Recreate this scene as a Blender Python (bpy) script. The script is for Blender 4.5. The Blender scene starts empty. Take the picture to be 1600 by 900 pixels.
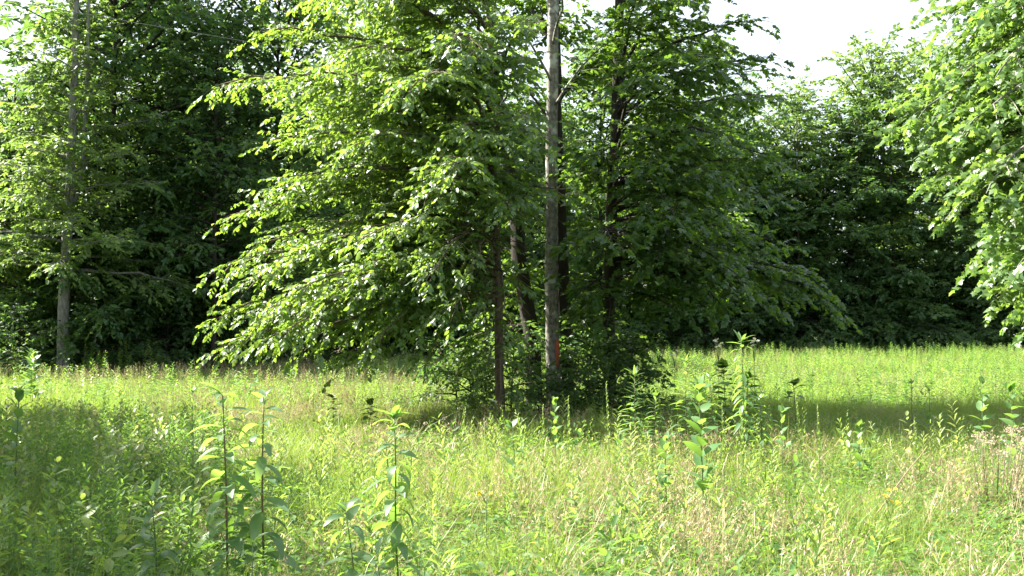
import bpy, math
import numpy as np
from mathutils import Matrix, Vector

scene = bpy.context.scene
COL = scene.collection
R = math.radians

# ------------------------------------------------------------------ camera
CAM_H, FPX, HORIZON = 1.55, 1537.0, 522.0
PITCH = math.atan((HORIZON - 450.0) / FPX)
cam_data = bpy.data.cameras.new("camera")
cam = bpy.data.objects.new("camera", cam_data)
COL.objects.link(cam)
cam.location = (0, 0, CAM_H)
cam.rotation_euler = (math.pi / 2 + PITCH, 0, 0)
cam_data.sensor_width = 36.0
cam_data.lens = 36.0 * FPX / 1600.0
cam_data.clip_start, cam_data.clip_end = 0.1, 3000
scene.camera = cam

# ------------------------------------------------------------------ light
SUN_AZ, SUN_EL = R(20), R(46)         # from the left, a little beyond the trees
S = Vector((-math.cos(SUN_AZ) * math.cos(SUN_EL), math.sin(SUN_AZ) * math.cos(SUN_EL), math.sin(SUN_EL)))
world = bpy.data.worlds.new("World")
scene.world = world
world.use_nodes = True
nt = world.node_tree
bg = nt.nodes["Background"]
sky = nt.nodes.new("ShaderNodeTexSky")
sky.sky_type = 'NISHITA'
sky.sun_disc = False
sky.sun_elevation = SUN_EL
sky.sun_rotation = -(math.pi / 2 - SUN_AZ)
sky.air_density, sky.dust_density, sky.ozone_density = 1.0, 6.0, 1.0
veil = nt.nodes.new("ShaderNodeMix")        # thin white summer haze over the whole sky
veil.data_type = 'RGBA'
veil.inputs[0].default_value = 0.6
veil.inputs[7].default_value = (5.6, 6.2, 6.9, 1)
nt.links.new(sky.outputs[0], veil.inputs[6])
nt.links.new(veil.outputs[2], bg.inputs[0])
bg.inputs[1].default_value = 0.062
sun_data = bpy.data.lights.new("sun", 'SUN')
sun_data.energy = 5.0
sun_data.angle = R(0.55)
sun_data.color = (1.0, 0.95, 0.86)
sun = bpy.data.objects.new("sun", sun_data)
COL.objects.link(sun)
sun.rotation_euler = S.to_track_quat('Z', 'Y').to_euler()

scene.view_settings.view_transform = 'Standard'
scene.view_settings.look = 'None'
scene.view_settings.exposure = 2.35
scene.view_settings.gamma = 1.0
scene.view_settings.use_curve_mapping = False
scene.render.engine = 'CYCLES'
scene.cycles.max_bounces = 7
scene.cycles.transmission_bounces = 6
scene.cycles.diffuse_bounces = 3

# ------------------------------------------------------------------ helpers
UP = np.array([0, 0, 1.0])


def smooth01(t):
    t = np.clip(t, 0, 1)
    return t * t * (3 - 2 * t)


def gz(x, y):
    """height of the meadow"""
    x, y = np.asarray(x, float), np.asarray(y, float)
    return (0.28 * smooth01((y - 22) / 26) * smooth01((x + 6) / 14)
            + 0.04 * np.sin(x * 0.7 + 1.3) * np.sin(y * 0.5 + 0.4))


def P(px, py, d):
    """point seen at photograph pixel (px, py) at distance d along the view axis"""
    u, v = (px - 800.0) / FPX, (450.0 - py) / FPX
    c, s = math.cos(PITCH), math.sin(PITCH)
    v3 = np.array([u, c - v * s, s + v * c])
    return np.array([0, 0, CAM_H]) + v3 * (d / v3[1])


def tree_line(x):
    x = np.asarray(x, float)
    return 31.0 + 16.5 * np.clip((x + 9.5) / 5.0, 0, 1) + 3.0 * np.clip((x + 4) / 18.0, 0, 1)


def nrm(v):
    return v / np.maximum(np.linalg.norm(v, axis=-1, keepdims=True), 1e-9)


class MB:
    """collects raw geometry for ONE mesh"""
    def __init__(self):
        self.v, self.f, self.m, self.n = [], [], [], 0

    def add(self, v, f, mat=0):
        v = np.asarray(v, float).reshape(-1, 3)
        self.v.append(v)
        for q in f:
            self.f.append(tuple(int(i) + self.n for i in q))
            self.m.append(mat)
        self.n += len(v)

    def tube(self, pts, rad, sides=6, mat=0, cap=True, rng=None, rough=0.0):
        pts = np.asarray(pts, float)
        k = len(pts)
        rad = np.broadcast_to(np.asarray(rad, float), (k,))
        tan = nrm(np.gradient(pts, axis=0))
        ref = np.array([1.0, 0.13, 0.05]) if abs(tan[0][0]) < 0.8 else np.array([0.05, 1.0, 0.1])
        s = nrm(np.cross(tan, ref))
        b = np.cross(tan, s)
        a = np.linspace(0, 2 * math.pi, sides, endpoint=False)
        rr = rad[:, None] * np.ones((1, sides))
        if rng is not None and rough > 0:
            rr = rr * (1 + rough * rng.standard_normal((k, sides)) + rough * 1.5 * np.sin(a * 3 + rng.uniform(0, 6))[None, :])
        v = pts[:, None, :] + rr[..., None] * (np.cos(a)[None, :, None] * s[:, None, :] + np.sin(a)[None, :, None] * b[:, None, :])
        f = []
        for i in range(k - 1):
            for j in range(sides):
                j2 = (j + 1) % sides
                f.append((i * sides + j, i * sides + j2, (i + 1) * sides + j2, (i + 1) * sides + j))
        if cap:
            f.append(tuple(range(sides - 1, -1, -1)))
            f.append(tuple((k - 1) * sides + j for j in range(sides)))
        self.add(v.reshape(-1, 3), f, mat)

    def mesh(self, name, mats, smooth=True):
        me = bpy.data.meshes.new(name)
        v = np.concatenate(self.v) if self.v else np.zeros((0, 3))
        me.from_pydata(v.tolist(), [], self.f)
        for m in (mats if isinstance(mats, (list, tuple)) else [mats]):
            me.materials.append(m)
        if len(self.f):
            me.polygons.foreach_set("material_index", self.m)
            if smooth:
                me.polygons.foreach_set("use_smooth", [True] * len(self.f))
        me.update()
        return me


def fast_mesh(name, V, tris, mats, mat_idx=None, smooth=False):
    """mesh of triangles straight from arrays"""
    me = bpy.data.meshes.new(name)
    nv, nf = len(V), len(tris)
    me.vertices.add(nv)
    me.vertices.foreach_set("co", np.ascontiguousarray(V, dtype=np.float32).ravel())
    me.loops.add(nf * 3)
    me.loops.foreach_set("vertex_index", np.ascontiguousarray(tris, dtype=np.int32).ravel())
    me.polygons.add(nf)
    me.polygons.foreach_set("loop_start", np.arange(0, nf * 3, 3, dtype=np.int32))
    me.polygons.foreach_set("loop_total", np.full(nf, 3, dtype=np.int32))
    for m in (mats if isinstance(mats, (list, tuple)) else [mats]):
        me.materials.append(m)
    if mat_idx is not None:
        me.polygons.foreach_set("material_index", np.ascontiguousarray(mat_idx, dtype=np.int32))
    if smooth:
        me.polygons.foreach_set("use_smooth", np.ones(nf, dtype=bool))
    me.update(calc_edges=True)
    me.validate()
    return me


def link(name, me, parent=None, loc=(0, 0, 0)):
    o = bpy.data.objects.new(name, me)
    COL.objects.link(o)
    o.location = loc
    if parent is not None:
        o.parent = parent
    return o


def thing(name, label, cat, loc=(0, 0, 0), group=None):
    o = bpy.data.objects.new(name, None)
    COL.objects.link(o)
    o.location = loc
    o.empty_display_size = 0.2
    o['label'], o['category'] = label, cat
    if group:
        o['group'] = group
    return o


def stuff(o, label=None):
    o['kind'] = 'stuff'
    if label:
        o['label'] = label
    return o


def copy_thing(root, loc, rz=0.0, sc=1.0, label=None):
    r = root.copy()
    COL.objects.link(r)
    r.location = loc
    r.rotation_euler = (0, 0, rz)
    r.scale = (sc, sc, sc) if np.isscalar(sc) else sc
    if label:
        r['label'] = label
    for ch in root.children:
        c = ch.copy()
        COL.objects.link(c)
        c.parent = r
        for g in ch.children:
            d = g.copy()
            COL.objects.link(d)
            d.parent = c
    return r


# ------------------------------------------------------------------ materials
def new_mat(name):
    m = bpy.data.materials.new(name)
    m.use_nodes = True
    t = m.node_tree
    t.nodes.clear()
    out = t.nodes.new("ShaderNodeOutputMaterial")
    return m, t, out


def leaf_mat(name, c1, c2, t1, t2, rough=0.42, trans=0.42, spec=0.5, patch=None, patch_scale=0.35, patch_thr=(0.45, 0.62)):
    """c1..c2 reflected colour, t1..t2 transmitted colour, each leaf its own mix; patch: a second colour pair in soft patches over the ground"""
    m, t, out = new_mat(name)
    N, L = t.nodes.new, t.links.new
    geo = N("ShaderNodeNewGeometry")
    oi = N("ShaderNodeObjectInfo")
    add = N("ShaderNodeMath"); add.operation = 'ADD'
    L(geo.outputs["Random Per Island"], add.inputs[0]); L(oi.outputs["Random"], add.inputs[1])
    fr = N("ShaderNodeMath"); fr.operation = 'FRACT'; L(add.outputs[0], fr.inputs[0])

    def mixc(a, b, fac):
        n = N("ShaderNodeMix"); n.data_type = 'RGBA'
        for s_, val in ((6, a), (7, b)):
            if isinstance(val, tuple):
                n.inputs[s_].default_value = (*val, 1)
            else:
                L(val, n.inputs[s_])
        L(fac, n.inputs[0])
        return n.outputs[2]
    ca, cb = mixc(c1, c2, fr.outputs[0]), mixc(t1, t2, fr.outputs[0])
    if patch:
        no = N("ShaderNodeTexNoise"); no.inputs["Scale"].default_value = patch_scale; no.inputs["Detail"].default_value = 3
        L(geo.outputs["Position"], no.inputs["Vector"])
        mr = N("ShaderNodeMapRange")
        mr.inputs[1].default_value, mr.inputs[2].default_value = patch_thr
        L(no.outputs[0], mr.inputs[0])
        ca, cb = mixc(ca, patch[0], mr.outputs[0]), mixc(cb, patch[1], mr.outputs[0])
    pr = N("ShaderNodeBsdfPrincipled")
    L(ca, pr.inputs["Base Color"])
    pr.inputs["Roughness"].default_value = rough
    pr.inputs["Specular IOR Level"].default_value = spec
    tr = N("ShaderNodeBsdfTranslucent"); L(cb, tr.inputs[0])
    mx = N("ShaderNodeMixShader"); mx.inputs[0].default_value = trans
    L(pr.outputs[0], mx.inputs[1]); L(tr.outputs[0], mx.inputs[2]); L(mx.outputs[0], out.inputs[0])
    return m


def bark_mat(name, base, dark, scale=9.0, stretch=0.22, spots=None):
    m, t, out = new_mat(name)
    N, L = t.nodes.new, t.links.new
    tc = N("ShaderNodeTexCoord")
    mp = N("ShaderNodeMapping"); mp.inputs["Scale"].default_value = (1, 1, stretch)
    L(tc.outputs["Object"], mp.inputs[0])
    no = N("ShaderNodeTexNoise"); no.inputs["Scale"].default_value = scale * 2; no.inputs["Detail"].default_value = 8; no.inputs["Roughness"].default_value = 0.65
    L(mp.outputs[0], no.inputs["Vector"])
    n2 = N("ShaderNodeTexNoise"); n2.inputs["Scale"].default_value = scale * 0.6; n2.inputs["Detail"].default_value = 4
    L(tc.outputs["Object"], n2.inputs["Vector"])
    cr = N("ShaderNodeValToRGB")
    cr.color_ramp.elements[0].position, cr.color_ramp.elements[0].color = 0.34, (*dark, 1)
    cr.color_ramp.elements[1].position, cr.color_ramp.elements[1].color = 0.62, (*base, 1)
    L(no.outputs[0], cr.inputs[0])
    col = cr.outputs[0]
    if spots:
        mr = N("ShaderNodeMapRange"); mr.inputs[1].default_value, mr.inputs[2].default_value = 0.54, 0.66
        L(n2.outputs[0], mr.inputs[0])
        mx = N("ShaderNodeMix"); mx.data_type = 'RGBA'
        L(mr.outputs[0], mx.inputs[0]); L(col, mx.inputs[6]); mx.inputs[7].default_value = (*spots, 1)
        col = mx.outputs[2]
    pr = N("ShaderNodeBsdfPrincipled"); pr.inputs["Roughness"].default_value = 0.9
    pr.inputs["Specular IOR Level"].default_value = 0.2
    L(col, pr.inputs["Base Color"])
    bp = N("ShaderNodeBump"); bp.inputs["Strength"].default_value = 0.7; bp.inputs["Distance"].default_value = 0.02
    L(no.outputs[0], bp.inputs["Height"]); L(bp.outputs[0], pr.inputs["Normal"])
    L(pr.outputs[0], out.inputs[0])
    return m


def plain_mat(name, c, rough=0.6, spec=0.3, trans=0.0):
    m, t, out = new_mat(name)
    N, L = t.nodes.new, t.links.new
    no = N("ShaderNodeTexNoise"); no.inputs["Scale"].default_value = 40
    geo = N("ShaderNodeNewGeometry"); L(geo.outputs["Position"], no.inputs["Vector"])
    mx = N("ShaderNodeMix"); mx.data_type = 'RGBA'; L(no.outputs[0], mx.inputs[0])
    mx.inputs[6].default_value = (*[0.75 * v for v in c], 1); mx.inputs[7].default_value = (*[min(1, 1.2 * v) for v in c], 1)
    pr = N("ShaderNodeBsdfPrincipled"); pr.inputs["Roughness"].default_value = rough; pr.inputs["Specular IOR Level"].default_value = spec
    L(mx.outputs[2], pr.inputs["Base Color"])
    if trans > 0:
        tr = N("ShaderNodeBsdfTranslucent"); L(mx.outputs[2], tr.inputs[0])
        ms = N("ShaderNodeMixShader"); ms.inputs[0].default_value = trans
        L(pr.outputs[0], ms.inputs[1]); L(tr.outputs[0], ms.inputs[2]); L(ms.outputs[0], out.inputs[0])
    else:
        L(pr.outputs[0], out.inputs[0])
    return m


M = {}
YOUNG = ((0.10, 0.15, 0.045), (0.30, 0.43, 0.07))
YG = dict(patch=YOUNG, patch_scale=1.3, patch_thr=(0.52, 0.85))
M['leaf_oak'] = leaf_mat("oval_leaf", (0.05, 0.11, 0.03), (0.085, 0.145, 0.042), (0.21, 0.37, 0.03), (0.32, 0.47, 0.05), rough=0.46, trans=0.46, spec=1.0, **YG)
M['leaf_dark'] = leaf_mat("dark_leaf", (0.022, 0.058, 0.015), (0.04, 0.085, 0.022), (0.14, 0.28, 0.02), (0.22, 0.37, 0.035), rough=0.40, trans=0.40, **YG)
M['leaf_maple'] = leaf_mat("maple_leaf", (0.058, 0.125, 0.032), (0.09, 0.16, 0.042), (0.21, 0.37, 0.04), (0.30, 0.46, 0.07), rough=0.42, trans=0.42, spec=.7, **YG)
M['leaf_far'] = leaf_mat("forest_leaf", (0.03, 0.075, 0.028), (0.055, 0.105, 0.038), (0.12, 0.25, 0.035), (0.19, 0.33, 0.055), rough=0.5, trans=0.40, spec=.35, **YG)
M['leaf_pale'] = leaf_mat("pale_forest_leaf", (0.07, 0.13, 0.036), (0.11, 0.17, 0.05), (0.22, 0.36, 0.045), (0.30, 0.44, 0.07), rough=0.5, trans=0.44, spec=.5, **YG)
M['weed_leaf'] = leaf_mat("weed_leaf", (0.07, 0.14, 0.055), (0.105, 0.18, 0.075), (0.24, 0.44, 0.05), (0.34, 0.54, 0.08), rough=0.40, trans=0.46, spec=.8)
M['milk_leaf'] = leaf_mat("broad_leaf", (0.08, 0.17, 0.06), (0.11, 0.20, 0.07), (0.22, 0.40, 0.05), (0.30, 0.48, 0.07), rough=0.42, trans=0.45)
M['spike_leaf'] = leaf_mat("spike_leaf", (0.10, 0.18, 0.04), (0.15, 0.23, 0.05), (0.28, 0.44, 0.05), (0.36, 0.50, 0.08), rough=0.5, trans=0.45)
M['cover_leaf'] = leaf_mat("cover_leaf", (0.05, 0.12, 0.03), (0.10, 0.18, 0.04), (0.18, 0.36, 0.04), (0.28, 0.46, 0.06), rough=0.55, trans=0.45, spec=.3)
M['bright_leaf'] = leaf_mat("bright_field_leaf", (0.10, 0.18, 0.04), (0.17, 0.24, 0.06), (0.32, 0.48, 0.06), (0.44, 0.56, 0.10), rough=0.45, trans=0.43, patch=((0.22, 0.22, 0.10), (0.42, 0.43, 0.16)), patch_scale=.3, patch_thr=(.5, .75))
M['grass'] = leaf_mat("grass_blade", (0.10, 0.19, 0.035), (0.19, 0.26, 0.055), (0.28, 0.44, 0.04), (0.42, 0.52, 0.08), rough=0.45, trans=0.42,
                      patch=((0.22, 0.21, 0.09), (0.40, 0.40, 0.13)), patch_scale=0.45, patch_thr=(0.56, 0.8))
M['straw'] = leaf_mat("dry_straw", (0.30, 0.23, 0.13), (0.50, 0.40, 0.25), (0.36, 0.28, 0.14), (0.50, 0.42, 0.24), rough=0.5, trans=0.3)
M['rust'] = leaf_mat("rusty_grass_head", (0.30, 0.21, 0.13), (0.42, 0.33, 0.21), (0.34, 0.26, 0.14), (0.44, 0.36, 0.20), rough=0.6, trans=0.3)
M['stem'] = plain_mat("green_stem", (0.10, 0.14, 0.05), 0.5, 0.3)
M['stem_brown'] = plain_mat("brown_stem", (0.13, 0.10, 0.055), 0.6, 0.3)
M['bark_pale'] = bark_mat("pale_bark", (0.26, 0.245, 0.21), (0.07, 0.065, 0.055), 11, 0.6, spots=(0.42, 0.42, 0.37))
M['bark_grey'] = bark_mat("grey_bark", (0.24, 0.23, 0.21), (0.10, 0.095, 0.085), 9, 0.25)
M['bark_brown'] = bark_mat("brown_bark", (0.17, 0.13, 0.095), (0.06, 0.048, 0.036), 10, 0.2)
M['bark_dark'] = bark_mat("dark_bark", (0.045, 0.038, 0.03), (0.022, 0.019, 0.016), 10, 0.2)
M['paint'] = plain_mat("orange_paint", (0.48, 0.11, 0.05), 0.85, 0.3)
M['cable'] = plain_mat("cable_sheath", (0.10, 0.11, 0.10), 0.7, 0.2)
M['petal'] = plain_mat("white_petal", (0.80, 0.78, 0.76), 0.6, 0.2, 0.4)
M['pink'] = plain_mat("pink_petal", (0.50, 0.39, 0.30), 0.6, 0.2, 0.4)
M['yellow'] = plain_mat("yellow_petal", (0.75, 0.50, 0.03), 0.6, 0.2, 0.3)

# ------------------------------------------------------------------ leaf shapes (length along x, width along y, unit length)
def leaf_oval():
    v = np.array([[0, 0, 0], [.28, .24, .03], [.66, .24, 0.02], [1, 0, -.14], [.66, -.24, 0.02], [.28, -.24, .03], [.5, 0, -.03]])
    t = np.array([[6, 0, 5], [6, 5, 4], [6, 4, 3], [6, 3, 2], [6, 2, 1], [6, 1, 0]])
    return v, t


def leaf_diamond():
    v = np.array([[0, 0, 0], [.45, .27, .05], [1, 0, -.12], [.45, -.27, .05]])
    t = np.array([[0, 3, 2], [0, 2, 1]])
    return v, t


def leaf_maple():
    half = [(0, .0), (.05, .22), (-.02, .42), (.26, .36), (.42, .58), (.52, .26), (.70, .22)]
    out = [(x, y) for x, y in half] + [(1.0, 0)] + [(x, -y) for x, y in half[::-1][:-1]]
    v = [[x, y, -.22 * y * y - .10 * x * x] for x, y in out] + [[.35, 0, .02]]
    k = len(out)
    t = [[k, (i + 1) % k, i] for i in range(k)]
    return np.array(v), np.array(t)


SHAPE = {'oval': leaf_oval(), 'diamond': leaf_diamond(), 'maple': leaf_maple()}


def leaf_frames(pos, d, n0):
    d = nrm(d)
    s = nrm(np.cross(n0, d))
    n = np.cross(d, s)
    return pos, d, s, n


def leaves_mesh(name, shape, pos, d, n0, size, mat):
    tv, tt = SHAPE[shape]
    pos, d, s, n = leaf_frames(pos, d, n0)
    K = len(pos)
    V = pos[:, None, :] + size[:, None, None] * (tv[None, :, 0:1] * d[:, None, :] + tv[None, :, 1:2] * s[:, None, :] + tv[None, :, 2:3] * n[:, None, :])
    T = tt[None] + (np.arange(K) * len(tv))[:, None, None]
    return fast_mesh(name, V.reshape(-1, 3), T.reshape(-1, 3), mat)


def frame_matrix(p, d, n0, s):
    _, d, sd, n = leaf_frames(np.array([p]), np.array([d]), np.array([n0]))
    m = Matrix.Identity(4)
    for i in range(3):
        m[i][0], m[i][1], m[i][2], m[i][3] = d[0][i] * s, sd[0][i] * s, n[0][i] * s, p[i]
    return m


# ------------------------------------------------------------------ trees
def bough_curve(a, b, arch, n=9, rng=None, wob=0.03):
    a, b = np.asarray(a, float), np.asarray(b, float)
    Lh = np.linalg.norm(b - a)
    c = a * 0.5 + b * 0.5 + UP * arch * Lh
    t = np.linspace(0, 1, n)[:, None]
    p = (1 - t) ** 2 * a + 2 * t * (1 - t) * c + t * t * b
    if rng is not None:
        p[1:-1] += rng.standard_normal((n - 2, 3)) * wob * Lh * 0.3
    return p


def grow_boughs(boughs, rng, leaf, gap=0.05, twig_gap=0.24, twig_len=0.36, sub_gap=0.15, sub_len=(0.18, 0.42), droop=0.25, leaf_pitch=0.35, wild=0.45, twig_max=1.5, first=0.18, per_sub=None, gaps=None, base=None, lift=(-.3, .4), mess=.26):
    """boughs: list of (start, tip, arch, radius). Returns per-bough wood builders and leaf arrays"""
    woods, LP, LD, LN, LB = [], [], [], [], []
    for bi, (a, b, arch, r0) in enumerate(boughs):
        pts = bough_curve(a, b, arch, 9, rng)
        seg = np.linalg.norm(np.diff(pts, axis=0), axis=1)
        Lb = seg.sum()
        cum = np.concatenate([[0], np.cumsum(seg)]) / Lb
        mb = MB()
        mb.tube(pts, np.linspace(r0, max(0.004, r0 * 0.15), len(pts)), 5)
        nt_ = max(3, int(Lb * (1 - first) / twig_gap))
        ts = np.clip(np.linspace(first, 1.0, nt_) + rng.uniform(-.02, .02, nt_), 0.05, 1)
        S0, D0, L0 = [], [], []
        for i, t in enumerate(ts):
            p = np.array([np.interp(t, cum, pts[:, k]) for k in range(3)])
            t2 = min(1, t + .08); t1 = max(0, t - .08)
            tg = nrm(np.array([np.interp(t2, cum, pts[:, k]) - np.interp(t1, cum, pts[:, k]) for k in range(3)]))
            side = nrm(np.cross(UP, tg)) * (1 if i % 2 else -1)
            an = R(rng.uniform(35, 70)) * (1 - 0.5 * t * t) if i < nt_ - 1 else 0.0
            d = nrm(tg * math.cos(an) + side * math.sin(an) + UP * rng.uniform(*lift))
            ln = np.clip(twig_len * Lb * (1.05 - t) ** 0.7 * rng.uniform(.6, 1.25), 0.28, twig_max)
            S0.append(p); D0.append(d); L0.append(ln)
        S0, D0, L0 = np.array(S0), np.array(D0), np.array(L0)
        # secondary twigs
        S1, D1, L1 = [], [], []
        for p, d, ln in zip(S0, D0, L0):
            ns = max(2, int(ln / sub_gap))
            t = np.linspace(0.12, 1, ns)
            sp = p + d * ln * t[:, None] - UP * droop * ln * (t ** 2)[:, None]
            side = nrm(np.cross(UP, d))
            an = np.radians(rng.uniform(30, 65, ns)) * np.where(np.arange(ns) % 2, 1, -1)
            an[-1] = 0
            dd = d[None] * np.cos(an)[:, None] + side[None] * np.sin(an)[:, None] - UP * (droop * 1.3 * t)[:, None] + rng.standard_normal((ns, 3)) * mess
            S1.append(sp); D1.append(nrm(dd)); L1.append(rng.uniform(sub_len[0], sub_len[1], ns) * (1.1 - .35 * t))
            tw = np.linspace(0, 1, 4)
            mb.tube(p + d * ln * tw[:, None] - UP * droop * ln * (tw ** 2)[:, None], np.linspace(max(.004, r0 * .22), .003, 4), 3, cap=False)
        S1, D1, L1 = np.concatenate(S1), np.concatenate(D1), np.concatenate(L1)
        woods.append(mb)
        if gaps is not None:                    # sparse foliage where the photograph shows the trunks through it
            W = S1 + D1 * (L1 * .6)[:, None] + base
            ppx = 800 + FPX * W[:, 0] / W[:, 1]
            ppy = HORIZON - FPX * (W[:, 2] - CAM_H) / W[:, 1]
            ok = np.ones(len(S1), bool)
            for x0, x1, y0, y1, dmax, pr_ in gaps:
                ok &= ~((ppx > x0) & (ppx < x1) & (ppy > y0) & (ppy < y1) & (W[:, 1] < dmax) & (rng.random(len(S1)) < pr_))
            S1, D1, L1 = S1[ok], D1[ok], L1[ok]
            if not len(S1):
                continue
        k = per_sub or max(3, int(np.mean(L1) / gap))
        t = np.linspace(0.1, 1.0, k)
        pos = S1[:, None] + D1[:, None] * (L1[:, None] * t[None])[..., None] - UP * (0.22 * L1[:, None] * t[None] ** 2)[..., None]
        n1 = len(S1)
        sgn = np.where((np.arange(k)[None] + np.arange(n1)[:, None]) % 2, 1, -1)
        an = np.radians(rng.uniform(25, 75, (n1, k))) * sgn
        side = nrm(np.cross(UP, D1))
        d = D1[:, None] * np.cos(an)[..., None] + side[:, None] * np.sin(an)[..., None]
        d[..., 2] -= leaf_pitch + rng.uniform(-.3, .35, (n1, k))
        nn = UP + rng.standard_normal((n1, k, 3)) * wild
        keep = rng.random((n1, k)) < 0.93
        LP.append(pos[keep]); LD.append(d[keep]); LN.append(nn[keep]); LB.append(np.full(keep.sum(), bi))
    LP, LD, LN, LB = np.concatenate(LP), np.concatenate(LD), np.concatenate(LN), np.concatenate(LB)
    LS = leaf * rng.uniform(.7, 1.25, len(LP))
    return woods, LP, nrm(LD), nrm(LN), LS, LB


def trunk_mesh(name, pts, rad, mat, rng, sides=14, flare=True, forks=()):
    pts = np.asarray(pts, float)
    n = 26
    t0 = np.linspace(0, 1, len(pts)); t = np.linspace(0, 1, n)
    t = t ** 1.15
    p = np.stack([np.interp(t, t0, pts[:, k]) for k in range(3)], 1)
    p[1:-1, :2] += rng.standard_normal((n - 2, 2)) * rad[0] * 0.05
    r = np.interp(t, np.linspace(0, 1, len(rad)), rad)
    if flare:
        h = p[:, 2] - p[0, 2]
        r = r * (1 + 0.45 * np.exp(-h / 0.22))
    mb = MB()
    mb.tube(p, r, sides, rng=rng, rough=0.035)
    for q, rr in forks:
        mb.tube(q, rr, 8, rng=rng, rough=0.03)
    return mb.mesh(name, mat), p, r


def build_tree(name, label, cat, base, trunk, rad, boughs, leafmat, shape, leaf, bark, seed, parts=True, single_leaves=0, group=None, sides=14, forks=(), **kw):
    """base in world; trunk, boughs relative to base"""
    rng = np.random.default_rng(seed)
    root = thing(name, label, cat, tuple(base), group)
    tm, p, r = trunk_mesh("trunk", trunk, rad, bark, rng, sides=sides, forks=forks)
    tr = link("trunk", tm, root)
    woods, LP, LD, LN, LS, LB = grow_boughs(boughs, rng, leaf, base=np.asarray(base, float), **kw)
    if parts:
        branches = [link("branch", mb.mesh("branch", bark), root) for mb in woods]
    else:
        allw = MB()
        for mb in woods:
            off = allw.n
            allw.v += mb.v
            allw.f += [tuple(i + off for i in f) for f in mb.f]
            allw.m += mb.m
            allw.n += mb.n
        link("limbs", allw.mesh("limbs", bark), root)['kind'] = 'stuff'
    if single_leaves:
        W = LP + np.asarray(base)[None]
        u = W[:, 0] / W[:, 1]
        ok = np.nonzero((np.abs(u) < .53) & (W[:, 2] < CAM_H + .33 * W[:, 1]))[0]
        dist = W[ok, 1] + rng.uniform(0, 1.6, len(ok))
        pick = ok[np.argsort(dist)[:single_leaves]]
        tv, tt = SHAPE[shape]
        lm = fast_mesh("leaf", tv, tt, leafmat)
        for i in pick:
            o = link("leaf", lm, branches[LB[i]])
            o.matrix_local = frame_matrix(LP[i], LD[i], LN[i], float(LS[i]))
        rest = np.ones(len(LP), bool); rest[pick] = False
        LP, LD, LN, LS = LP[rest], LD[rest], LN[rest], LS[rest]
    c = link("crown", leaves_mesh("crown", shape, LP, LD, LN, LS, leafmat), root)
    c['kind'] = 'stuff'
    return root


def world_boughs(base, trunk, spec, arch=0.16, r=0.03):
    """spec: (height on the trunk, tip px, tip py, tip distance)"""
    trunk = np.asarray(trunk, float)
    out = []
    for row in spec:
        h, px, py, d = row[:4]
        a = np.array([np.interp(h, trunk[:, 2], trunk[:, k]) for k in range(2)] + [h])
        b = P(px, py, d) - np.asarray(base)
        L_ = np.linalg.norm(b - a)
        out.append((a, b, row[4] if len(row) > 4 else arch, min(0.075, 0.011 * L_ + .006)))
    return out


def siblings(spec, seed, share=.7, dx=45, dy=45, dd=.9, inward=0, shift=lambda px, py: (px, py)):
    rng = np.random.default_rng(seed)
    spec = [(r_[0], *shift(r_[1], r_[2]), *r_[3:]) for r_ in spec]
    out = list(spec)
    for row in spec:
        if rng.random() < share:
            out.append((row[0] + rng.uniform(-.3, .3), row[1] + rng.uniform(-dx, dx) + inward, row[2] + rng.uniform(-dy, dy), row[3] + rng.uniform(-dd, dd), *row[4:]))
    return out


def on_ground(px, d):
    x = (px - 800.0) / FPX * d
    return np.array([x, d, float(gz(x, d))])


# ---- the clump in the middle of the meadow
GAPS = [(838, 892, -50, 620, 15.95, .72), (752, 800, 340, 640, 15.3, .8), (940, 985, 120, 520, 16.7, .75), (795, 845, 360, 520, 17.2, .65), (700, 1000, 330, 560, 15.2, .35)]
# slender brown tree with the long drooping boughs to the left
bA = on_ground(782, 15.4)
tA = [(0, 0, 0), (-.03, 0, 2), (-.1, .05, 4), (-.18, .1, 6.2), (-.2, .1, 8.5), (-.15, .1, 11)]
specA = [(2.2, 305, 524, 14.6, .20), (2.0, 345, 552, 14.0, .18), (2.6, 312, 438, 14.9, .2), (2.5, 400, 500, 13.4, .2), (3.2, 330, 336, 15.2, .2), (3.0, 420, 400, 13.6, .2),
         (2.1, 450, 560, 13.4, .2), (2.3, 560, 548, 13.0, .2), (2.4, 500, 470, 12.8, .2), (2.9, 540, 370, 12.6, .2), (1.9, 650, 560, 13.6, .15), (3.6, 440, 275, 14.4, .2),
         (3.9, 400, 215, 15.8, .2), (4.1, 520, 230, 12.8, .2), (4.5, 315, 132, 15.3, .2), (4.6, 430, 120, 13.4, .2), (5.2, 380, 50, 14.4, .2), (5.3, 500, 80, 12.8, .2),
         (5.9, 350, -40, 15.2, .2), (5.8, 460, -30, 13.2, .2), (6.3, 560, -20, 12.4, .2), (4.8, 600, 140, 12.2, .2), (3.5, 640, 300, 12.2, .2), (3.0, 650, 420, 12.4, .2),
         (2.6, 680, 505, 12.8, .2), (1.5, 730, 590, 14.2, .1), (5.5, 680, 60, 12.2, .2), (4.2, 700, 200, 12.4, .2), (6.8, 420, -120, 14.5, .2), (7.3, 600, -140, 12.8, .2),
         (2.4, 480, 480, 17.0, .2), (4.6, 480, 130, 17.4, .2),
         (8.0, 480, -260, 15, .1), (8.6, 660, -280, 16, .1),
         (1.3, 765, 605, 14.6, .05), (3.4, 770, 330, 12.6, .15), (4.4, 790, 180, 12.6, .15), (5.4, 800, 30, 12.8, .15), (3.6, 380, 300, 15.6, .2), (5.0, 560, 160, 13.6, .2),
         (2.7, 580, 420, 13.6, .2), (2.3, 560, 500, 13.4, .2), (4.3, 480, 190, 14.4, .2)]
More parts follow.
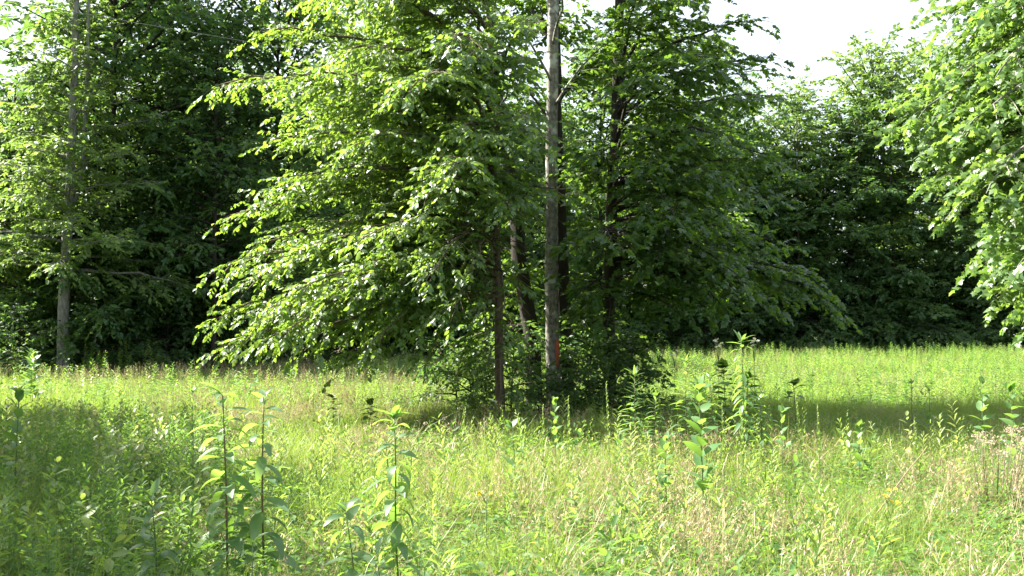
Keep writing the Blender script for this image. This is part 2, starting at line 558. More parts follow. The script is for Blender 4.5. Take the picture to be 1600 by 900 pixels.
build_tree("leafy_tree", "slender brown-trunked tree whose long sunlit boughs droop to the grass on the left", "tree", bA, tA, (.075, .065, .055, .04, .02),
           world_boughs(bA, tA, siblings(specA, 1, .8, inward=50, shift=lambda px, py: (px + 30, py - (24 if py > 490 and px < 600 else 18 if py > 420 else 0)))), M['leaf_oak'], 'oval', .086, M['bark_brown'], 11, single_leaves=300, sides=10, group="trees of the clump in the meadow",
           gap=.023, twig_gap=.14, twig_len=.36, sub_gap=.1, leaf_pitch=.4, wild=.65, gaps=GAPS)

# pale trunk in front, with the orange mark
bB = on_ground(864, 16.0)
tB = [(0, 0, 0), (-.02, 0, 2), (-.02, 0, 4), (.0, 0, 6), (.03, 0, 8), (.05, 0, 12)]
specB = [(3.5, 760, 340, 15.2, .05), (5.2, 960, 60, 14.6, .15), (5.6, 780, 10, 14.6, .15), (6.2, 900, -60, 14.2, .15), (7.0, 720, -120, 15, .15), (7.4, 1010, -150, 15, .15), (8.2, 860, -260, 14, .1),
         (8.8, 700, -320, 16, .1), (9.4, 1000, -350, 16, .1), (10.5, 850, -500, 16, .05), (8, 860, -220, 19, .1), (4.4, 930, 220, 15.2, .2), (3.8, 915, 270, 15.3, .2), (6.5, 850, 40, 18, .1)]
treeB = build_tree("pale_trunk_tree", "tree with a straight pale grey mottled trunk carrying an orange paint mark", "tree", bB, tB, (.118, .106, .098, .09, .08, .04),
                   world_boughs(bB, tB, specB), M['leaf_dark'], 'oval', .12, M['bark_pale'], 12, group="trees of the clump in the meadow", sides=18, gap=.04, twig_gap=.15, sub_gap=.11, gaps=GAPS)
# the paint mark: a thin skin on the bark, right-hand side facing the view
mb = MB()
rng = np.random.default_rng(5)
zs = np.linspace(P(868, 578, 16)[2], P(866, 535, 16)[2], 9)
vv, ff = [], []
for i, z in enumerate(zs):
    w = (.10, .22, .34, .3, .36, .3, .42, .3, .5)[i] * 1.0
    c = R(-52) + i * .03
    rr = np.interp(z, [0, 2, 4], [.118, .106, .098]) * (1 + .45 * math.exp(-z / .22)) + .011
    for j in range(5):
        a = c + (j / 4 - .5) * w * 2 + rng.uniform(-.05, .05)
        vv.append((rr * math.cos(a) - .01 * z, rr * math.sin(a), z))
for i in range(8):
    for j in range(4):
        ff.append((i * 5 + j, i * 5 + j + 1, i * 5 + j + 6, i * 5 + j + 5))
mb.add(vv, ff)
o = link("paint_mark", mb.mesh("paint_mark", M['paint']), treeB)
o['label'] = "orange paint mark running down the pale bark"
sol = o.modifiers.new("thickness", 'SOLIDIFY'); sol.thickness = .004

# dark trunk right behind it
bC = on_ground(882, 16.9)
tC = [(0, 0, 0), (-.05, 0, 2), (-.12, .05, 4), (-.16, .05, 6), (-.2, .05, 9), (-.1, .1, 13)]
specC = [(4.2, 1000, 250, 16.2, .15), (5.0, 800, 120, 18.5, .15), (5.6, 1010, 80, 18.2, .15), (6.5, 780, -40, 19, .15), (7.2, 980, -110, 19, .15), (8, 820, -220, 19.5, .1), (9, 960, -300, 18, .1), (10.5, 860, -450, 17, .1),
         (3.2, 960, 380, 18.8, .15), (2.6, 820, 440, 19.0, .15), (3.8, 880, 300, 20, .15), (2.0, 900, 500, 19.5, .15), (1.5, 850, 545, 19, .1), (1.5, 960, 550, 19, .1)]
build_tree("dark_trunk_tree", "dark straight trunk standing hidden close behind the pale trunk", "tree", bC, tC, (.17, .15, .13, .12, .09, .04),
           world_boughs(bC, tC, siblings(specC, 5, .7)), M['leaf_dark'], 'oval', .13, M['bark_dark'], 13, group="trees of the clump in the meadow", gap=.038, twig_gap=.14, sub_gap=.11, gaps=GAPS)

# leaning dark trunk
bD = on_ground(838, 17.6)
tD = [(0, 0, 0), (-.06, 0, 1.3), (-.3, 0, 2.9), (-.42, .1, 4.2), (-.75, .2, 6.2), (-.9, .3, 9), (-.9, .3, 12)]
specD = [(3.0, 720, 420, 19.5, .15), (3.5, 640, 300, 20.5, .15), (4.2, 700, 190, 19.5, .15), (5, 640, 90, 19.5, .15), (5.6, 820, 110, 16, .15), (6.6, 700, -30, 18, .15), (7.5, 620, -120, 19.5, .1), (8.4, 800, -220, 17, .1),
         (9.4, 690, -330, 18.5, .1), (10.8, 760, -470, 18, .1), (2.3, 760, 500, 19.5, .15), (1.7, 700, 555, 19.5, .15), (1.4, 800, 560, 20, .1), (3.6, 820, 290, 15.6, .15), (4.0, 740, 260, 15.2, .15)]
build_tree("leaning_tree", "blackish trunk leaning left between the slender brown and the pale trunk", "tree", bD, tD, (.15, .14, .13, .115, .1, .07, .03),
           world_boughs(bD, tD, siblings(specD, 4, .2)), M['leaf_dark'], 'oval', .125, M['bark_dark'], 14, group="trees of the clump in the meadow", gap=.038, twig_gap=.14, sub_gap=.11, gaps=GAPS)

# dark tree with the boughs to the right
bE = on_ground(952, 16.8)
tE = [(0, 0, 0), (.0, 0, 2), (.04, 0, 3.5), (.13, 0, 5.2), (.2, 0, 7), (.2, .1, 9), (.2, .1, 12.5)]
specE = [(2.8, 1300, 474, 15.6, .18), (2.7, 1255, 440, 16.4, .2), (3.2, 1220, 380, 17.4, .2), (2.5, 1200, 462, 14.8, .2), (2.4, 1120, 468, 14.2, .2), (2.2, 1060, 490, 14.4, .15), (3.1, 1140, 420, 13.9, .2),
         (3.6, 1210, 310, 16.2, .2), (3.7, 1110, 330, 13.9, .2), (4.2, 1225, 240, 15.8, .2), (4.4, 1130, 210, 13.8, .2), (4.8, 1215, 150, 17.5, .2), (5.2, 1200, 90, 15, .2), (5.3, 1110, 90, 13.8, .2),
         (5.9, 1185, 32, 14.9, .2), (7.8, 1150, -200, 15.0, .1), (8.6, 1180, -260, 17, .1), (9.2, 1100, -330, 14.5, .1), (7.2, 1180, -140, 14.5, .1), (6.0, 1090, -10, 14, .2), (6.6, 1190, -60, 16, .2), (3.0, 1030, 410, 13.8, .15), (3.9, 1020, 260, 13.6, .15), (4.8, 1010, 120, 13.8, .15), (5.7, 1000, -20, 14, .15),  # includes unseen high boughs, added so their shadow deepens the strip of shade
         (2.6, 1150, 450, 18.8, .2), (3.4, 1150, 350, 19.5, .2), (4.4, 1140, 210, 19.5, .2), (5.4, 1120, 60, 19.5, .2), (6.8, 1100, -110, 17.5, .1), (7.6, 980, -180, 15, .1), (8.4, 1120, -250, 16, .1),
         (9.3, 900, -330, 17, .1), (10.4, 1020, -430, 16.5, .1), (1.5, 990, 560, 15.4, .1), (3.3, 940, 400, 14, .1), (4.1, 930, 240, 14, .1), (2.3, 950, 500, 14.2, .1),
         (3.5, 1080, 380, 14.8, .15), (2.9, 1090, 460, 15.2, .15), (4.6, 1080, 170, 15, .15), (3.9, 1170, 290, 14.6, .2), (4.3, 1060, 230, 17.8, .2), (5.0, 1180, 110, 16.4, .2)]
build_tree("shady_tree", "dark-trunked tree right of the pale trunk, its shaded boughs reaching far to the right", "tree", bE, tE, (.11, .10, .10, .09, .08, .06, .03),
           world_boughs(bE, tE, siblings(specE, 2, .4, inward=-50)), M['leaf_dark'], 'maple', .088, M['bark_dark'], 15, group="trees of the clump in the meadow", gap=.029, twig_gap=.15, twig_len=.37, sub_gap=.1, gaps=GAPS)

# ---- maple at the right edge, its trunk outside the view
bG = on_ground(1790, 10.2)
tG = [(0, 0, 0), (0, 0, 2), (.05, 0, 4), (.1, 0, 7), (.1, 0, 9)]
specG = [(1.9, 1590, 515, 9.6, .2), (2.0, 1560, 492, 9.2, .25), (2.2, 1515, 470, 9.6, .25), (2.4, 1510, 440, 9.0, .25), (2.6, 1530, 400, 8.4, .25), (2.7, 1478, 372, 9.4, .25), (2.9, 1500, 345, 8.8, .25), (3.0, 1450, 310, 9.7, .25),
         (3.2, 1430, 270, 9.3, .25), (3.4, 1500, 270, 8.3, .25), (3.6, 1425, 225, 9.8, .25), (3.8, 1385, 190, 9.5, .25), (4.0, 1470, 180, 8.6, .25), (4.1, 1375, 155, 10, .25), (4.4, 1450, 110, 9.0, .25), (4.6, 1440, 70, 10.2, .25),
         (4.8, 1520, 90, 8.3, .25), (5.0, 1430, 20, 9.6, .2), (5.2, 1500, 10, 8.6, .2), (5.4, 1415, -25, 10.1, .2), (5.8, 1460, -70, 9.2, .2), (6.4, 1520, -140, 8.6, .2), (7, 1600, -230, 9, .1), (3, 1600, 370, 8.4, .2),
         (2.3, 1590, 450, 8.6, .2), (3.8, 1590, 230, 8.2, .2), (4.6, 1600, 120, 8.2, .2), (5.4, 1600, 0, 8.4, .2), (3.0, 1530, 330, 11, .2), (4.0, 1500, 190, 11.5, .2), (5.0, 1480, 60, 11.6, .2), (2.2, 1570, 450, 10.8, .2),
         (5.8, 1560, -60, 11.6, .2), (7.6, 1500, -240, 10, .1), (8, 1650, -320, 10, .1), (3.2, 1900, 300, 9, .2), (4.6, 1950, 100, 10, .2), (3.6, 1800, 250, 7.8, .2), (6, 1900, -100, 10.5, .1), (5, 1750, 20, 12.5, .2), (2.6, 1700, 400, 11.5, .2)]
build_tree("maple_tree", "bright green maple at the right, hanging lobed leaves over the field edge", "tree", bG, tG, (.16, .14, .12, .08, .03),
           world_boughs(bG, tG, siblings(specG, 3, .5, inward=35, shift=lambda px, py: (px + (75 if py > 330 else 60) * (px < 1700), py - (25 if py > 400 else 0)))), M['leaf_maple'], 'maple', .068, M['bark_grey'], 16, single_leaves=300, gap=.023, twig_gap=.115, twig_len=.34, sub_gap=.09, leaf_pitch=.4, wild=.65)


def crown_boughs(rng, H, h0, nb, prof, el=(10, -5), arch=.12, tr=None):
    out = []
    for k in range(nb):
        f = (k + rng.uniform(.2, .8)) / nb
        h = h0 + (H - h0) * f
        az = k * 2.39996 + rng.uniform(-.5, .5)
        Lb = prof(f) * rng.uniform(.75, 1.15)
        e = R(el[0] + (el[1] - el[0]) * (1 - f) + rng.uniform(-10, 10))
        a = np.array([0, 0, h]) if tr is None else np.array([np.interp(h, tr[:, 2], tr[:, i]) for i in range(2)] + [h])
        b = a + Lb * np.array([math.cos(az) * math.cos(e), math.sin(az) * math.cos(e), math.sin(e)])
        out.append((a, b, arch, .012 * Lb + .01))
    return out


# ---- tree standing forward at the left, its grey trunk clear of the shade
rng = np.random.default_rng(40)
bH = on_ground(100, 31.0)
tH = np.array([(0, 0, 0), (.0, 0, 3), (.08, 0, 5.5), (.15, 0, 8.5), (.2, 0, 12), (.1, 0, 17)], float)
forkH = [(np.array([(.08, 0, 4.8), (.45, .1, 6.8), (.55, .1, 10), (.5, .1, 15)]), [.075, .07, .055, .03])]
bh = crown_boughs(rng, 16.5, 3.5, 110, lambda f: 3.5 * (1 - f) ** 1.5 + .3, (35, 0), .1, tH)
build_tree("grey_trunk_tree", "tall tree with a bare grey lower trunk standing forward of the left wood", "tree", bH, tH, (.19, .165, .15, .12, .09, .03), bh,
           M['leaf_pale'], 'oval', .16, M['bark_grey'], 41, lift=(-.5, .8), mess=.45, parts=True, forks=forkH, gap=.045, twig_gap=.17, twig_len=.42, sub_gap=.13)

# ---- forest trees: a few kinds built once, then copied along the wood edge
def forest_kind(name, H, h0, nb, prof, mat, seed, leaf=.24, r=.13, el=(35, -10), arch=.12, bark='bark_dark', **kw):
    rng = np.random.default_rng(seed)
    tr = np.array([(0, 0, 0), (rng.uniform(-.15, .15), rng.uniform(-.1, .1), H * .3), (rng.uniform(-.3, .3), 0, H * .6), (rng.uniform(-.4, .4), 0, H)], float)
    return build_tree(name, name.replace("_", " "), "tree", (0, 0, 0), tr, (r, r * .8, r * .55, r * .12), crown_boughs(rng, H * .98, h0, nb, prof, el, arch, tr), M[mat], 'oval', leaf, M[bark], seed + 1,
                      parts=False, sides=9, group="trees along the edge of the wood", **{**dict(gap=.06, twig_gap=.26, twig_len=.46, sub_gap=.2, sub_len=(.3, .7), twig_max=2.0, lift=(-.6, .9), mess=.5, leaf_pitch=.25, wild=.7), **kw})


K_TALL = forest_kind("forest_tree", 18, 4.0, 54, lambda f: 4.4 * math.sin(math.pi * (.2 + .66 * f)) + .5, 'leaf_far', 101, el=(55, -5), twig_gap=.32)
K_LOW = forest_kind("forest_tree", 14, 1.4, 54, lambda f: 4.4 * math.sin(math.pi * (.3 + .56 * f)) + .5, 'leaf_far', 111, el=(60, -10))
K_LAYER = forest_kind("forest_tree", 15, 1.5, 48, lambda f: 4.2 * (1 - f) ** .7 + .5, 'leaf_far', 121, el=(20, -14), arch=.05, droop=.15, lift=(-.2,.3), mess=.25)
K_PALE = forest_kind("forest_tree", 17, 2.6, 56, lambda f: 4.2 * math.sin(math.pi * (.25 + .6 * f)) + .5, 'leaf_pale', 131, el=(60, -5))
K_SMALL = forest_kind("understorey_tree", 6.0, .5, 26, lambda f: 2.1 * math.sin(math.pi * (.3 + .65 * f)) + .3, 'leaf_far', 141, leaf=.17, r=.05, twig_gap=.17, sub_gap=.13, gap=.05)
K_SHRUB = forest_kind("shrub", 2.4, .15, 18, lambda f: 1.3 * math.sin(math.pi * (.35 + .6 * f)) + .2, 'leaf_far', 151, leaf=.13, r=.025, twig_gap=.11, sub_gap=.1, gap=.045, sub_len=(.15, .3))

used = set()


def plant_forest(kind, px, d, sc, rz, label, name=None):
    g = on_ground(px, d)
    if kind.name not in used:
        used.add(kind.name)
        o = kind
        o.location, o.rotation_euler, o.scale = g, (0, 0, rz), (sc, sc, sc)
        o['label'] = label
    else:
        o = copy_thing(kind, g, rz, sc, label)
    if name:
        o.name = name
    return o


SH_L = "dim tree deep inside the left wood, behind its front row of trees"
SH_R = "dim tree deep inside the right wood, behind its front row of trees"
row = [
    # kind, px, d, scale, rotation, label
    (K_LOW, 10, 34.5, .72, .3, "low-branched sunlit tree on the far left, left of the grey trunk"),
    (K_TALL, 165, 33.5, 1.0, 1.0, "tall dark-trunked tree just right of the bare grey trunk"),
    (K_TALL, 335, 33.0, .68, 2.2, "dark tree with a visible straight trunk near the tips of the sunlit drooping boughs"),
    (K_TALL, 215, 37.0, .92, 3.3, "dark leafy tree between the grey trunk's neighbour and the drooping bough tips"), (K_LOW, 270, 36.0, .72, 4.1, "lower dark tree at the wood edge, just left of the drooping bough tips"), (K_PALE, -90, 36.0, .5, .4, "paler tree at the far left edge, beyond the low-branched sunlit tree"),
    (K_TALL, 430, 36.5, .9, 5.0, "tall dark tree half hidden behind the upper sunlit boughs of the clump"), (K_LOW, 520, 47.0, .95, .9, SH_L), (K_TALL, 620, 49.0, 1.0, 1.9, SH_L), (K_LOW, 720, 49.0, .9, 2.9, SH_L),
    (K_TALL, 380, 43.0, .78, 3.9, SH_L), (K_LOW, 120, 42.0, .8, 4.9, SH_L), (K_PALE, 560, 46, .9, .6, SH_L), (K_TALL, 280, 48, .85, 5.9, SH_L),
    (K_LOW, 830, 50, .9, 3.5, SH_R), (K_TALL, 940, 50.5, .9, 4.5, SH_R), (K_LAYER, 1040, 50.5, .95, 5.5, SH_R), (K_LOW, 1130, 51, .95, .2, "dark round-crowned tree just past the tips of the clump's right boughs"),
    (K_PALE, 1245, 54, .84, 1.2, "pale-topped tree whose crown shows against the sky beside the clump"),
    (K_PALE, 1365, 54, .97, 2.2, "tallest pale-topped tree against the sky at the back right"),
    (K_LAYER, 1400, 52, 1.0, 3.2, "dark tree with flat layered boughs at the edge of the right wood"),
    (K_LAYER, 1250, 51.5, .9, 4.2, "dark layered tree below the pale-topped tree beside the clump"), (K_LOW, 1330, 52.5, .9, 5.2, "dark round-crowned tree directly below the tallest pale-topped tree"), (K_LAYER, 1500, 53, .95, 6.1, "dark layered tree half covered by the hanging maple leaves"), (K_LOW, 1590, 51.5, .95, 1.1, "dark round-crowned tree behind the lowest maple boughs at the right edge"),
    (K_PALE, 1460, 56, 1.0, 2.1, "pale-topped tree against the sky right beside the maple leaves"), (K_TALL, 1680, 52, .9, 3.1, SH_R), (K_LOW, 1170, 55, .9, 4.0, SH_R), (K_PALE, 1570, 58, .9, 5.0, SH_R), (K_TALL, 1060, 56, .8, 6, SH_R),
]
for kd, px, d, sc, rz, lb in row:
    plant_forest(kd, px, d, sc, rz, lb)
US_L = "low young tree deep in the undergrowth of the left wood"
US_R = "low young tree deep in the undergrowth of the right wood"
for px, d, sc, rz, lb in [(40, 32.5, 1.0, 0, "sunlit low bushy tree left of the bare grey trunk"), (150, 32.0, 1.05, 1, "glossy young tree lit by the sun right of the bare grey trunk"), (260, 34.5, .9, 2, "young leafy tree in deep shade between the two dark straight trunks of the left wood"), (360, 35.5, .9, 3, "young leafy tree in deep shade behind the lowest drooping bough tips"),
                          (470, 44, .9, 4, US_L), (580, 48.5, .9, 5, US_L), (690, 49, .9, 6, US_L), (-20, 35, .9, 2.2, US_L), (210, 39, .9, 2.5, US_L), (800, 49.5, .9, 1.5, US_R), (900, 50, .9, 2.5, US_R), (1000, 50.5, .9, 3.5, US_R),
                          (1090, 50.0, .8, 4.5, US_R), (1180, 51, .9, 5.5, US_R), (1290, 51, .9, .5, "young leafy tree in the shade right of the reaching bough tips"), (1370, 51.5, .9, 1.6, "young leafy tree at the foot of the flat-layered dark tree"), (1450, 52, .9, 2.6, US_R), (1540, 52, .9, 3.6, "young leafy tree in the shade right under the maple boughs"), (1630, 53, .9, 4.6, US_R)]:
    plant_forest(K_SMALL, px, d, sc, rz, lb)
for px, d, sc, rz, lb in [(15, 29.5, 1.0, 0, "rounded shrub with glossy sunlit leaves at the left edge of the meadow"), (235, 31.2, .55, 1, "small yellow-green bush at the foot of the dark left wood"),
                          (1105, 48.5, 1.15, 2, "dark green shrub in the shade behind the white flowers"), (1060, 49, .9, 3, "smaller dark shrub beside the shaded shrub behind the white flowers"),
                          (715, 17.2, .6, 4, "leafy shrub at the foot of the clump, left of the brown trunk"), (800, 16.6, .7, 5, "low shrub between the brown and the pale trunk"),
                          (915, 16.2, .78, 6, "low dark shrub at the foot of the clump, just right of the pale trunk"), (975, 16.0, .6, .7, "dark shrub with hanging leaves at the right foot of the clump"), (740, 15.8, .5, 2.7, "small dark shrub in front of the brown trunk's foot"),
                          (850, 15.0, .42, 3.7, "knee-high dark shrub in front of the orange paint mark"), (900, 14.8, .42, 5.7, "knee-high dark shrub in front of the dark trunk behind the pale one"), (955, 15.0, .5, .2, "low dark shrub in front of the dark trunk with the boughs to the right")]:
    plant_forest(K_SHRUB, px, d, sc, rz, lb, "shrub")
fill = np.random.default_rng(404)
for k in range(22):                      # inner wood, left then right, in staggered depth
    px = -120 + 62 * k + fill.uniform(-20, 20)
    lf = px < 780
    plant_forest([K_TALL, K_LOW, K_PALE, K_LOW][k % 4], px, (50 if lf else 58) + fill.uniform(-3, 9), fill.uniform(.7, .82) if lf else fill.uniform(.74, .86), fill.uniform(0, 6.28), SH_L if lf else SH_R)
for k in range(16):                      # low back row closing the view under the crowns
    px = -60 + 110 * k + fill.uniform(-20, 20)
    plant_forest(K_LOW, px, 70 + fill.uniform(-4, 6), fill.uniform(.7, .85), fill.uniform(0, 6.28), SH_L if px < 780 else SH_R)
for k in range(34):
    px = -60 + 51 * k + fill.uniform(-15, 15)
    x0 = (px - 800) / FPX * 36
    plant_forest(K_SMALL, px, float(tree_line((px - 800) / FPX * (32 if px < 600 else 46))) + (k % 2) * 5 + fill.uniform(2, 6), fill.uniform(.75, 1.0), fill.uniform(0, 6.28), US_L if px < 780 else US_R)
# tree outside the view whose shade lies over the weeds at the lower left
for x_, d_, sc_, rz_, lb_ in [(-12.0, 14.9, .64, 2.0, "broad leafy tree beside the far end of the shaded weeds at the left"), (-10.2, 10.0, .61, 4.0, "broad leafy tree beside the middle of the shaded weeds at the left"),
                              (-7.9, 6.3, .5, 1.0, "small leafy tree beside the near end of the shaded weeds at the left")]:
    plant_forest(K_LOW, 800 + x_ / d_ * FPX, d_, sc_, rz_, lb_)

# ------------------------------------------------------------------ ground
g = 90
xs = np.concatenate([np.linspace(-400, -45, 12), np.linspace(-40, 40, 81), np.linspace(45, 400, 12)])
ys = np.concatenate([np.linspace(-60, 0, 7), np.linspace(1, 70, 70), np.linspace(75, 600, 18)])
X, Y = np.meshgrid(xs, ys)
V = np.stack([X, Y, gz(X, Y)], -1).reshape(-1, 3)
nx = len(xs)
q = np.array([(j * nx + i, j * nx + i + 1, (j + 1) * nx + i + 1, (j + 1) * nx + i) for j in range(len(ys) - 1) for i in range(nx - 1)])
T = np.concatenate([q[:, [0, 1, 2]], q[:, [0, 2, 3]]])
m, t, out = new_mat("meadow_soil")
N, L = t.nodes.new, t.links.new
geo = N("ShaderNodeNewGeometry")
n1 = N("ShaderNodeTexNoise"); n1.inputs["Scale"].default_value = 6; n1.inputs["Detail"].default_value = 8
n2 = N("ShaderNodeTexNoise"); n2.inputs["Scale"].default_value = .4; n2.inputs["Detail"].default_value = 4
L(geo.outputs["Position"], n1.inputs[0]); L(geo.outputs["Position"], n2.inputs[0])
cr = N("ShaderNodeValToRGB"); cr.color_ramp.elements[0].color = (.035, .045, .015, 1); cr.color_ramp.elements[1].color = (.12, .11, .05, 1)
cr.color_ramp.elements[0].position, cr.color_ramp.elements[1].position = .35, .68
L(n1.outputs[0], cr.inputs[0])
mx = N("ShaderNodeMix"); mx.data_type = 'RGBA'; mx.blend_type = 'MIX'
L(n2.outputs[0], mx.inputs[0]); L(cr.outputs[0], mx.inputs[6]); mx.inputs[7].default_value = (.08, .13, .03, 1)
pr = N("ShaderNodeBsdfPrincipled"); pr.inputs["Roughness"].default_value = 1; pr.inputs["Specular IOR Level"].default_value = .1
L(mx.outputs[2], pr.inputs["Base Color"])
bp = N("ShaderNodeBump"); bp.inputs["Distance"].default_value = .05; L(n1.outputs[0], bp.inputs["Height"]); L(bp.outputs[0], pr.inputs["Normal"])
L(pr.outputs[0], out.inputs[0])
o = link("ground", fast_mesh("ground", V, T, m, smooth=True))
o['kind'] = 'structure'

xs = np.linspace(-90, 110, 101)
tv = np.linspace(0, 1, 14)
V = []
for x_ in xs:
    y_ = tree_line(x_) + .6 + .5 * math.sin(x_ * 1.7) + tv * 90
    V.append(np.stack([np.full(14, x_), y_, gz(np.full(14, x_), y_) + .012], 1))
V = np.concatenate(V)
q = np.array([(i * 14 + j, (i + 1) * 14 + j, (i + 1) * 14 + j + 1, i * 14 + j + 1) for i in range(100) for j in range(13)])
o = link("forest_floor", fast_mesh("forest_floor", V, np.concatenate([q[:, [0, 1, 2]], q[:, [0, 2, 3]]]), bark_mat("leaf_litter", (.10, .07, .04), (.03, .022, .015), 3, 1.0), smooth=True))
o['kind'] = 'structure'

# ------------------------------------------------------------------ meadow plants, scattered
def blades(rng, n, rad, h, w, lean, segs=3):
    """grass blades as arrays"""
    b = rng.uniform(-1, 1, (n, 2)) * rad
    az = rng.uniform(0, 2 * math.pi, n)
    hh = h * rng.uniform(.45, 1.1, n)
    ln = lean * rng.uniform(.3, 1.3, n)
    ww = w * rng.uniform(.7, 1.3, n)
    dr = np.stack([np.cos(az), np.sin(az)], 1)
    fa = rng.uniform(0, 2 * math.pi, n)
    sd = np.stack([np.cos(fa), np.sin(fa)], 1)
    V, T = [], []
    k = segs
    per = 2 * k + 1
    vs = np.zeros((n, per, 3))
    for i in range(k + 1):
        t = i / k
        c = b + dr * (ln * hh * t ** 1.8)[:, None]
        z = hh * (t - .28 * ln * t ** 3)
        half = ww * (1 - t * .85) * .5 * (0.7 + .3 * math.sin(math.pi * t))
        if i < k:
            vs[:, 2 * i, :2] = c + sd * half[:, None]; vs[:, 2 * i + 1, :2] = c - sd * half[:, None]
            vs[:, 2 * i, 2] = vs[:, 2 * i + 1, 2] = z
        else:
            vs[:, 2 * k, :2] = c; vs[:, 2 * k, 2] = z
    tt = []
    for i in range(k - 1):
        tt += [(2 * i, 2 * i + 1, 2 * i + 3), (2 * i, 2 * i + 3, 2 * i + 2)]
    tt.append((2 * k - 2, 2 * k - 1, 2 * k))
    tt = np.array(tt)
    T = tt[None] + (np.arange(n) * per)[:, None, None]
    return vs.reshape(-1, 3), T.reshape(-1, 3)


class TB:
    def __init__(self):
        self.V, self.T, self.I, self.n = [], [], [], 0

    def add(self, V, T, mi):
        self.V.append(V); self.T.append(np.asarray(T) + self.n); self.I.append(np.full(len(T), mi)); self.n += len(V)

    def leaves(self, shape, pos, d, n0, size, mi, width=1.0):
        tv, tt = SHAPE[shape]
        pos, d, s, n = leaf_frames(pos, d, n0)
        V = pos[:, None] + size[:, None, None] * (tv[None, :, 0:1] * d[:, None] + tv[None, :, 1:2] * width * s[:, None] + tv[None, :, 2:3] * n[:, None])
        T = tt[None] + (np.arange(len(pos)) * len(tv))[:, None, None]
        self.add(V.reshape(-1, 3), T.reshape(-1, 3), mi)

    def obj(self, name, mats):
        me = fast_mesh(name, np.concatenate(self.V), np.concatenate(self.T), mats, np.concatenate(self.I))
        return bpy.data.objects.new(name, me)      # pattern for the scatter below, never linked on its own


def stem_tris(p0, p1, w):
    s = np.array([w, 0, 0]); s2 = np.array([0, w, 0])
    V = np.array([p0 - s, p0 + s, p1, p0 - s2, p0 + s2, p1])
    return V, np.array([(0, 1, 2), (3, 4, 5)])


def tuft_grass(seed, h, n=34, w=.006, rad=.11, lean=.45, mats=('grass', 'straw')):
    rng = np.random.default_rng(seed); tb = TB()
    tb.add(*blades(rng, n, rad, h, w, lean), 0)
    tb.add(*blades(rng, max(3, n // 5), rad, h * .8, w * .8, lean * 1.4), 1)
    return tb.obj("grass_tuft", [M[k_] for k_ in mats])


def tuft_seed(seed, h=.62, n=7, mat='straw', drop=True):
    """culms with drooping seed heads"""
    rng = np.random.default_rng(seed); tb = TB()
    tb.add(*blades(rng, n, .08, h * .8, .004, .35), 1)
    for i in range(n):
        az = rng.uniform(0, 6.28); ln = rng.uniform(.1, .35); b = np.append(rng.uniform(-.08, .08, 2), 0)
        hh = h * rng.uniform(.7, 1.1)
        dr = np.array([math.cos(az), math.sin(az), 0])
        pts = np.array([b + dr * ln * hh * t ** 2 + UP * hh * (t - .12 * t ** 4) for t in (0, .35, .7, 1)])
        for a, c in zip(pts[:-1], pts[1:]):
            s = np.array([.0013, .0008, 0])
            tb.add(np.array([a - s, a + s, c + s, c - s]), np.array([(0, 1, 2), (0, 2, 3)]), 0)
        k = 9
        t = rng.uniform(.68, 1.0, k)
        pos = b + dr * ln * hh * (t ** 2)[:, None] + UP * (hh * (t - .12 * t ** 4))[:, None]
        side = rng.standard_normal((k, 3)) * .5 + dr * .6
        if drop:
            pos = pos + nrm(side) * rng.uniform(.0, .035, k)[:, None]
            d = nrm(side) * .6 - UP * rng.uniform(.3, 1.2, k)[:, None]
        else:
            d = nrm(side) * .25 + UP
        tb.leaves('diamond', pos, d, rng.standard_normal((k, 3)), rng.uniform(.02, .036, k), 0, .45)
    return tb.obj("seed_grass", [M[mat], M['grass']])


def weed_leafy(seed, h=.7, n=26, ls=.09, width=.55, mat='cover_leaf', up=.35, shape='oval'):
    """leafy weed: an upright stem set with narrow leaves all the way"""
    rng = np.random.default_rng(seed); tb = TB()
    top = np.array([rng.uniform(-.08, .08), rng.uniform(-.08, .08), h])
    tb.add(*stem_tris(np.zeros(3), top, .004), 1)
    t = np.linspace(.15, 1, n)
    az = np.arange(n) * 2.4 + rng.uniform(-.4, .4, n)
    pos = top[None] * t[:, None]
    d = np.stack([np.cos(az), np.sin(az), up + rng.uniform(-.35, .35, n) + (t - .5) * .8], 1)
    size = ls * (1.15 - .55 * t ** 2) * rng.uniform(.75, 1.2, n)
    tb.leaves(shape, pos, d, UP + rng.standard_normal((n, 3)) * .25, size, 0, width)
    return tb.obj("leafy_weed", [M[mat], M['stem']])


def cover_clump(seed, n=34, rad=.22, h=.3, ls=.06, width=.9):
    rng = np.random.default_rng(seed); tb = TB()
    pos = np.stack([rng.normal(0, rad, n), rng.normal(0, rad, n), h * rng.uniform(.25, 1.0, n)], 1)
    az = rng.uniform(0, 6.28, n)
    d = np.stack([np.cos(az), np.sin(az), rng.uniform(-.3, .5, n)], 1)
    tb.leaves('oval', pos, d, UP + rng.standard_normal((n, 3)) * .4, ls * rng.uniform(.6, 1.3, n), 0, width)
    for i in range(0, n, 3):
        tb.add(*stem_tris(np.array([pos[i][0] * .5, pos[i][1] * .5, 0]), pos[i], .002), 1)
    return tb.obj("leaf_clump", [M['cover_leaf'], M['stem']])


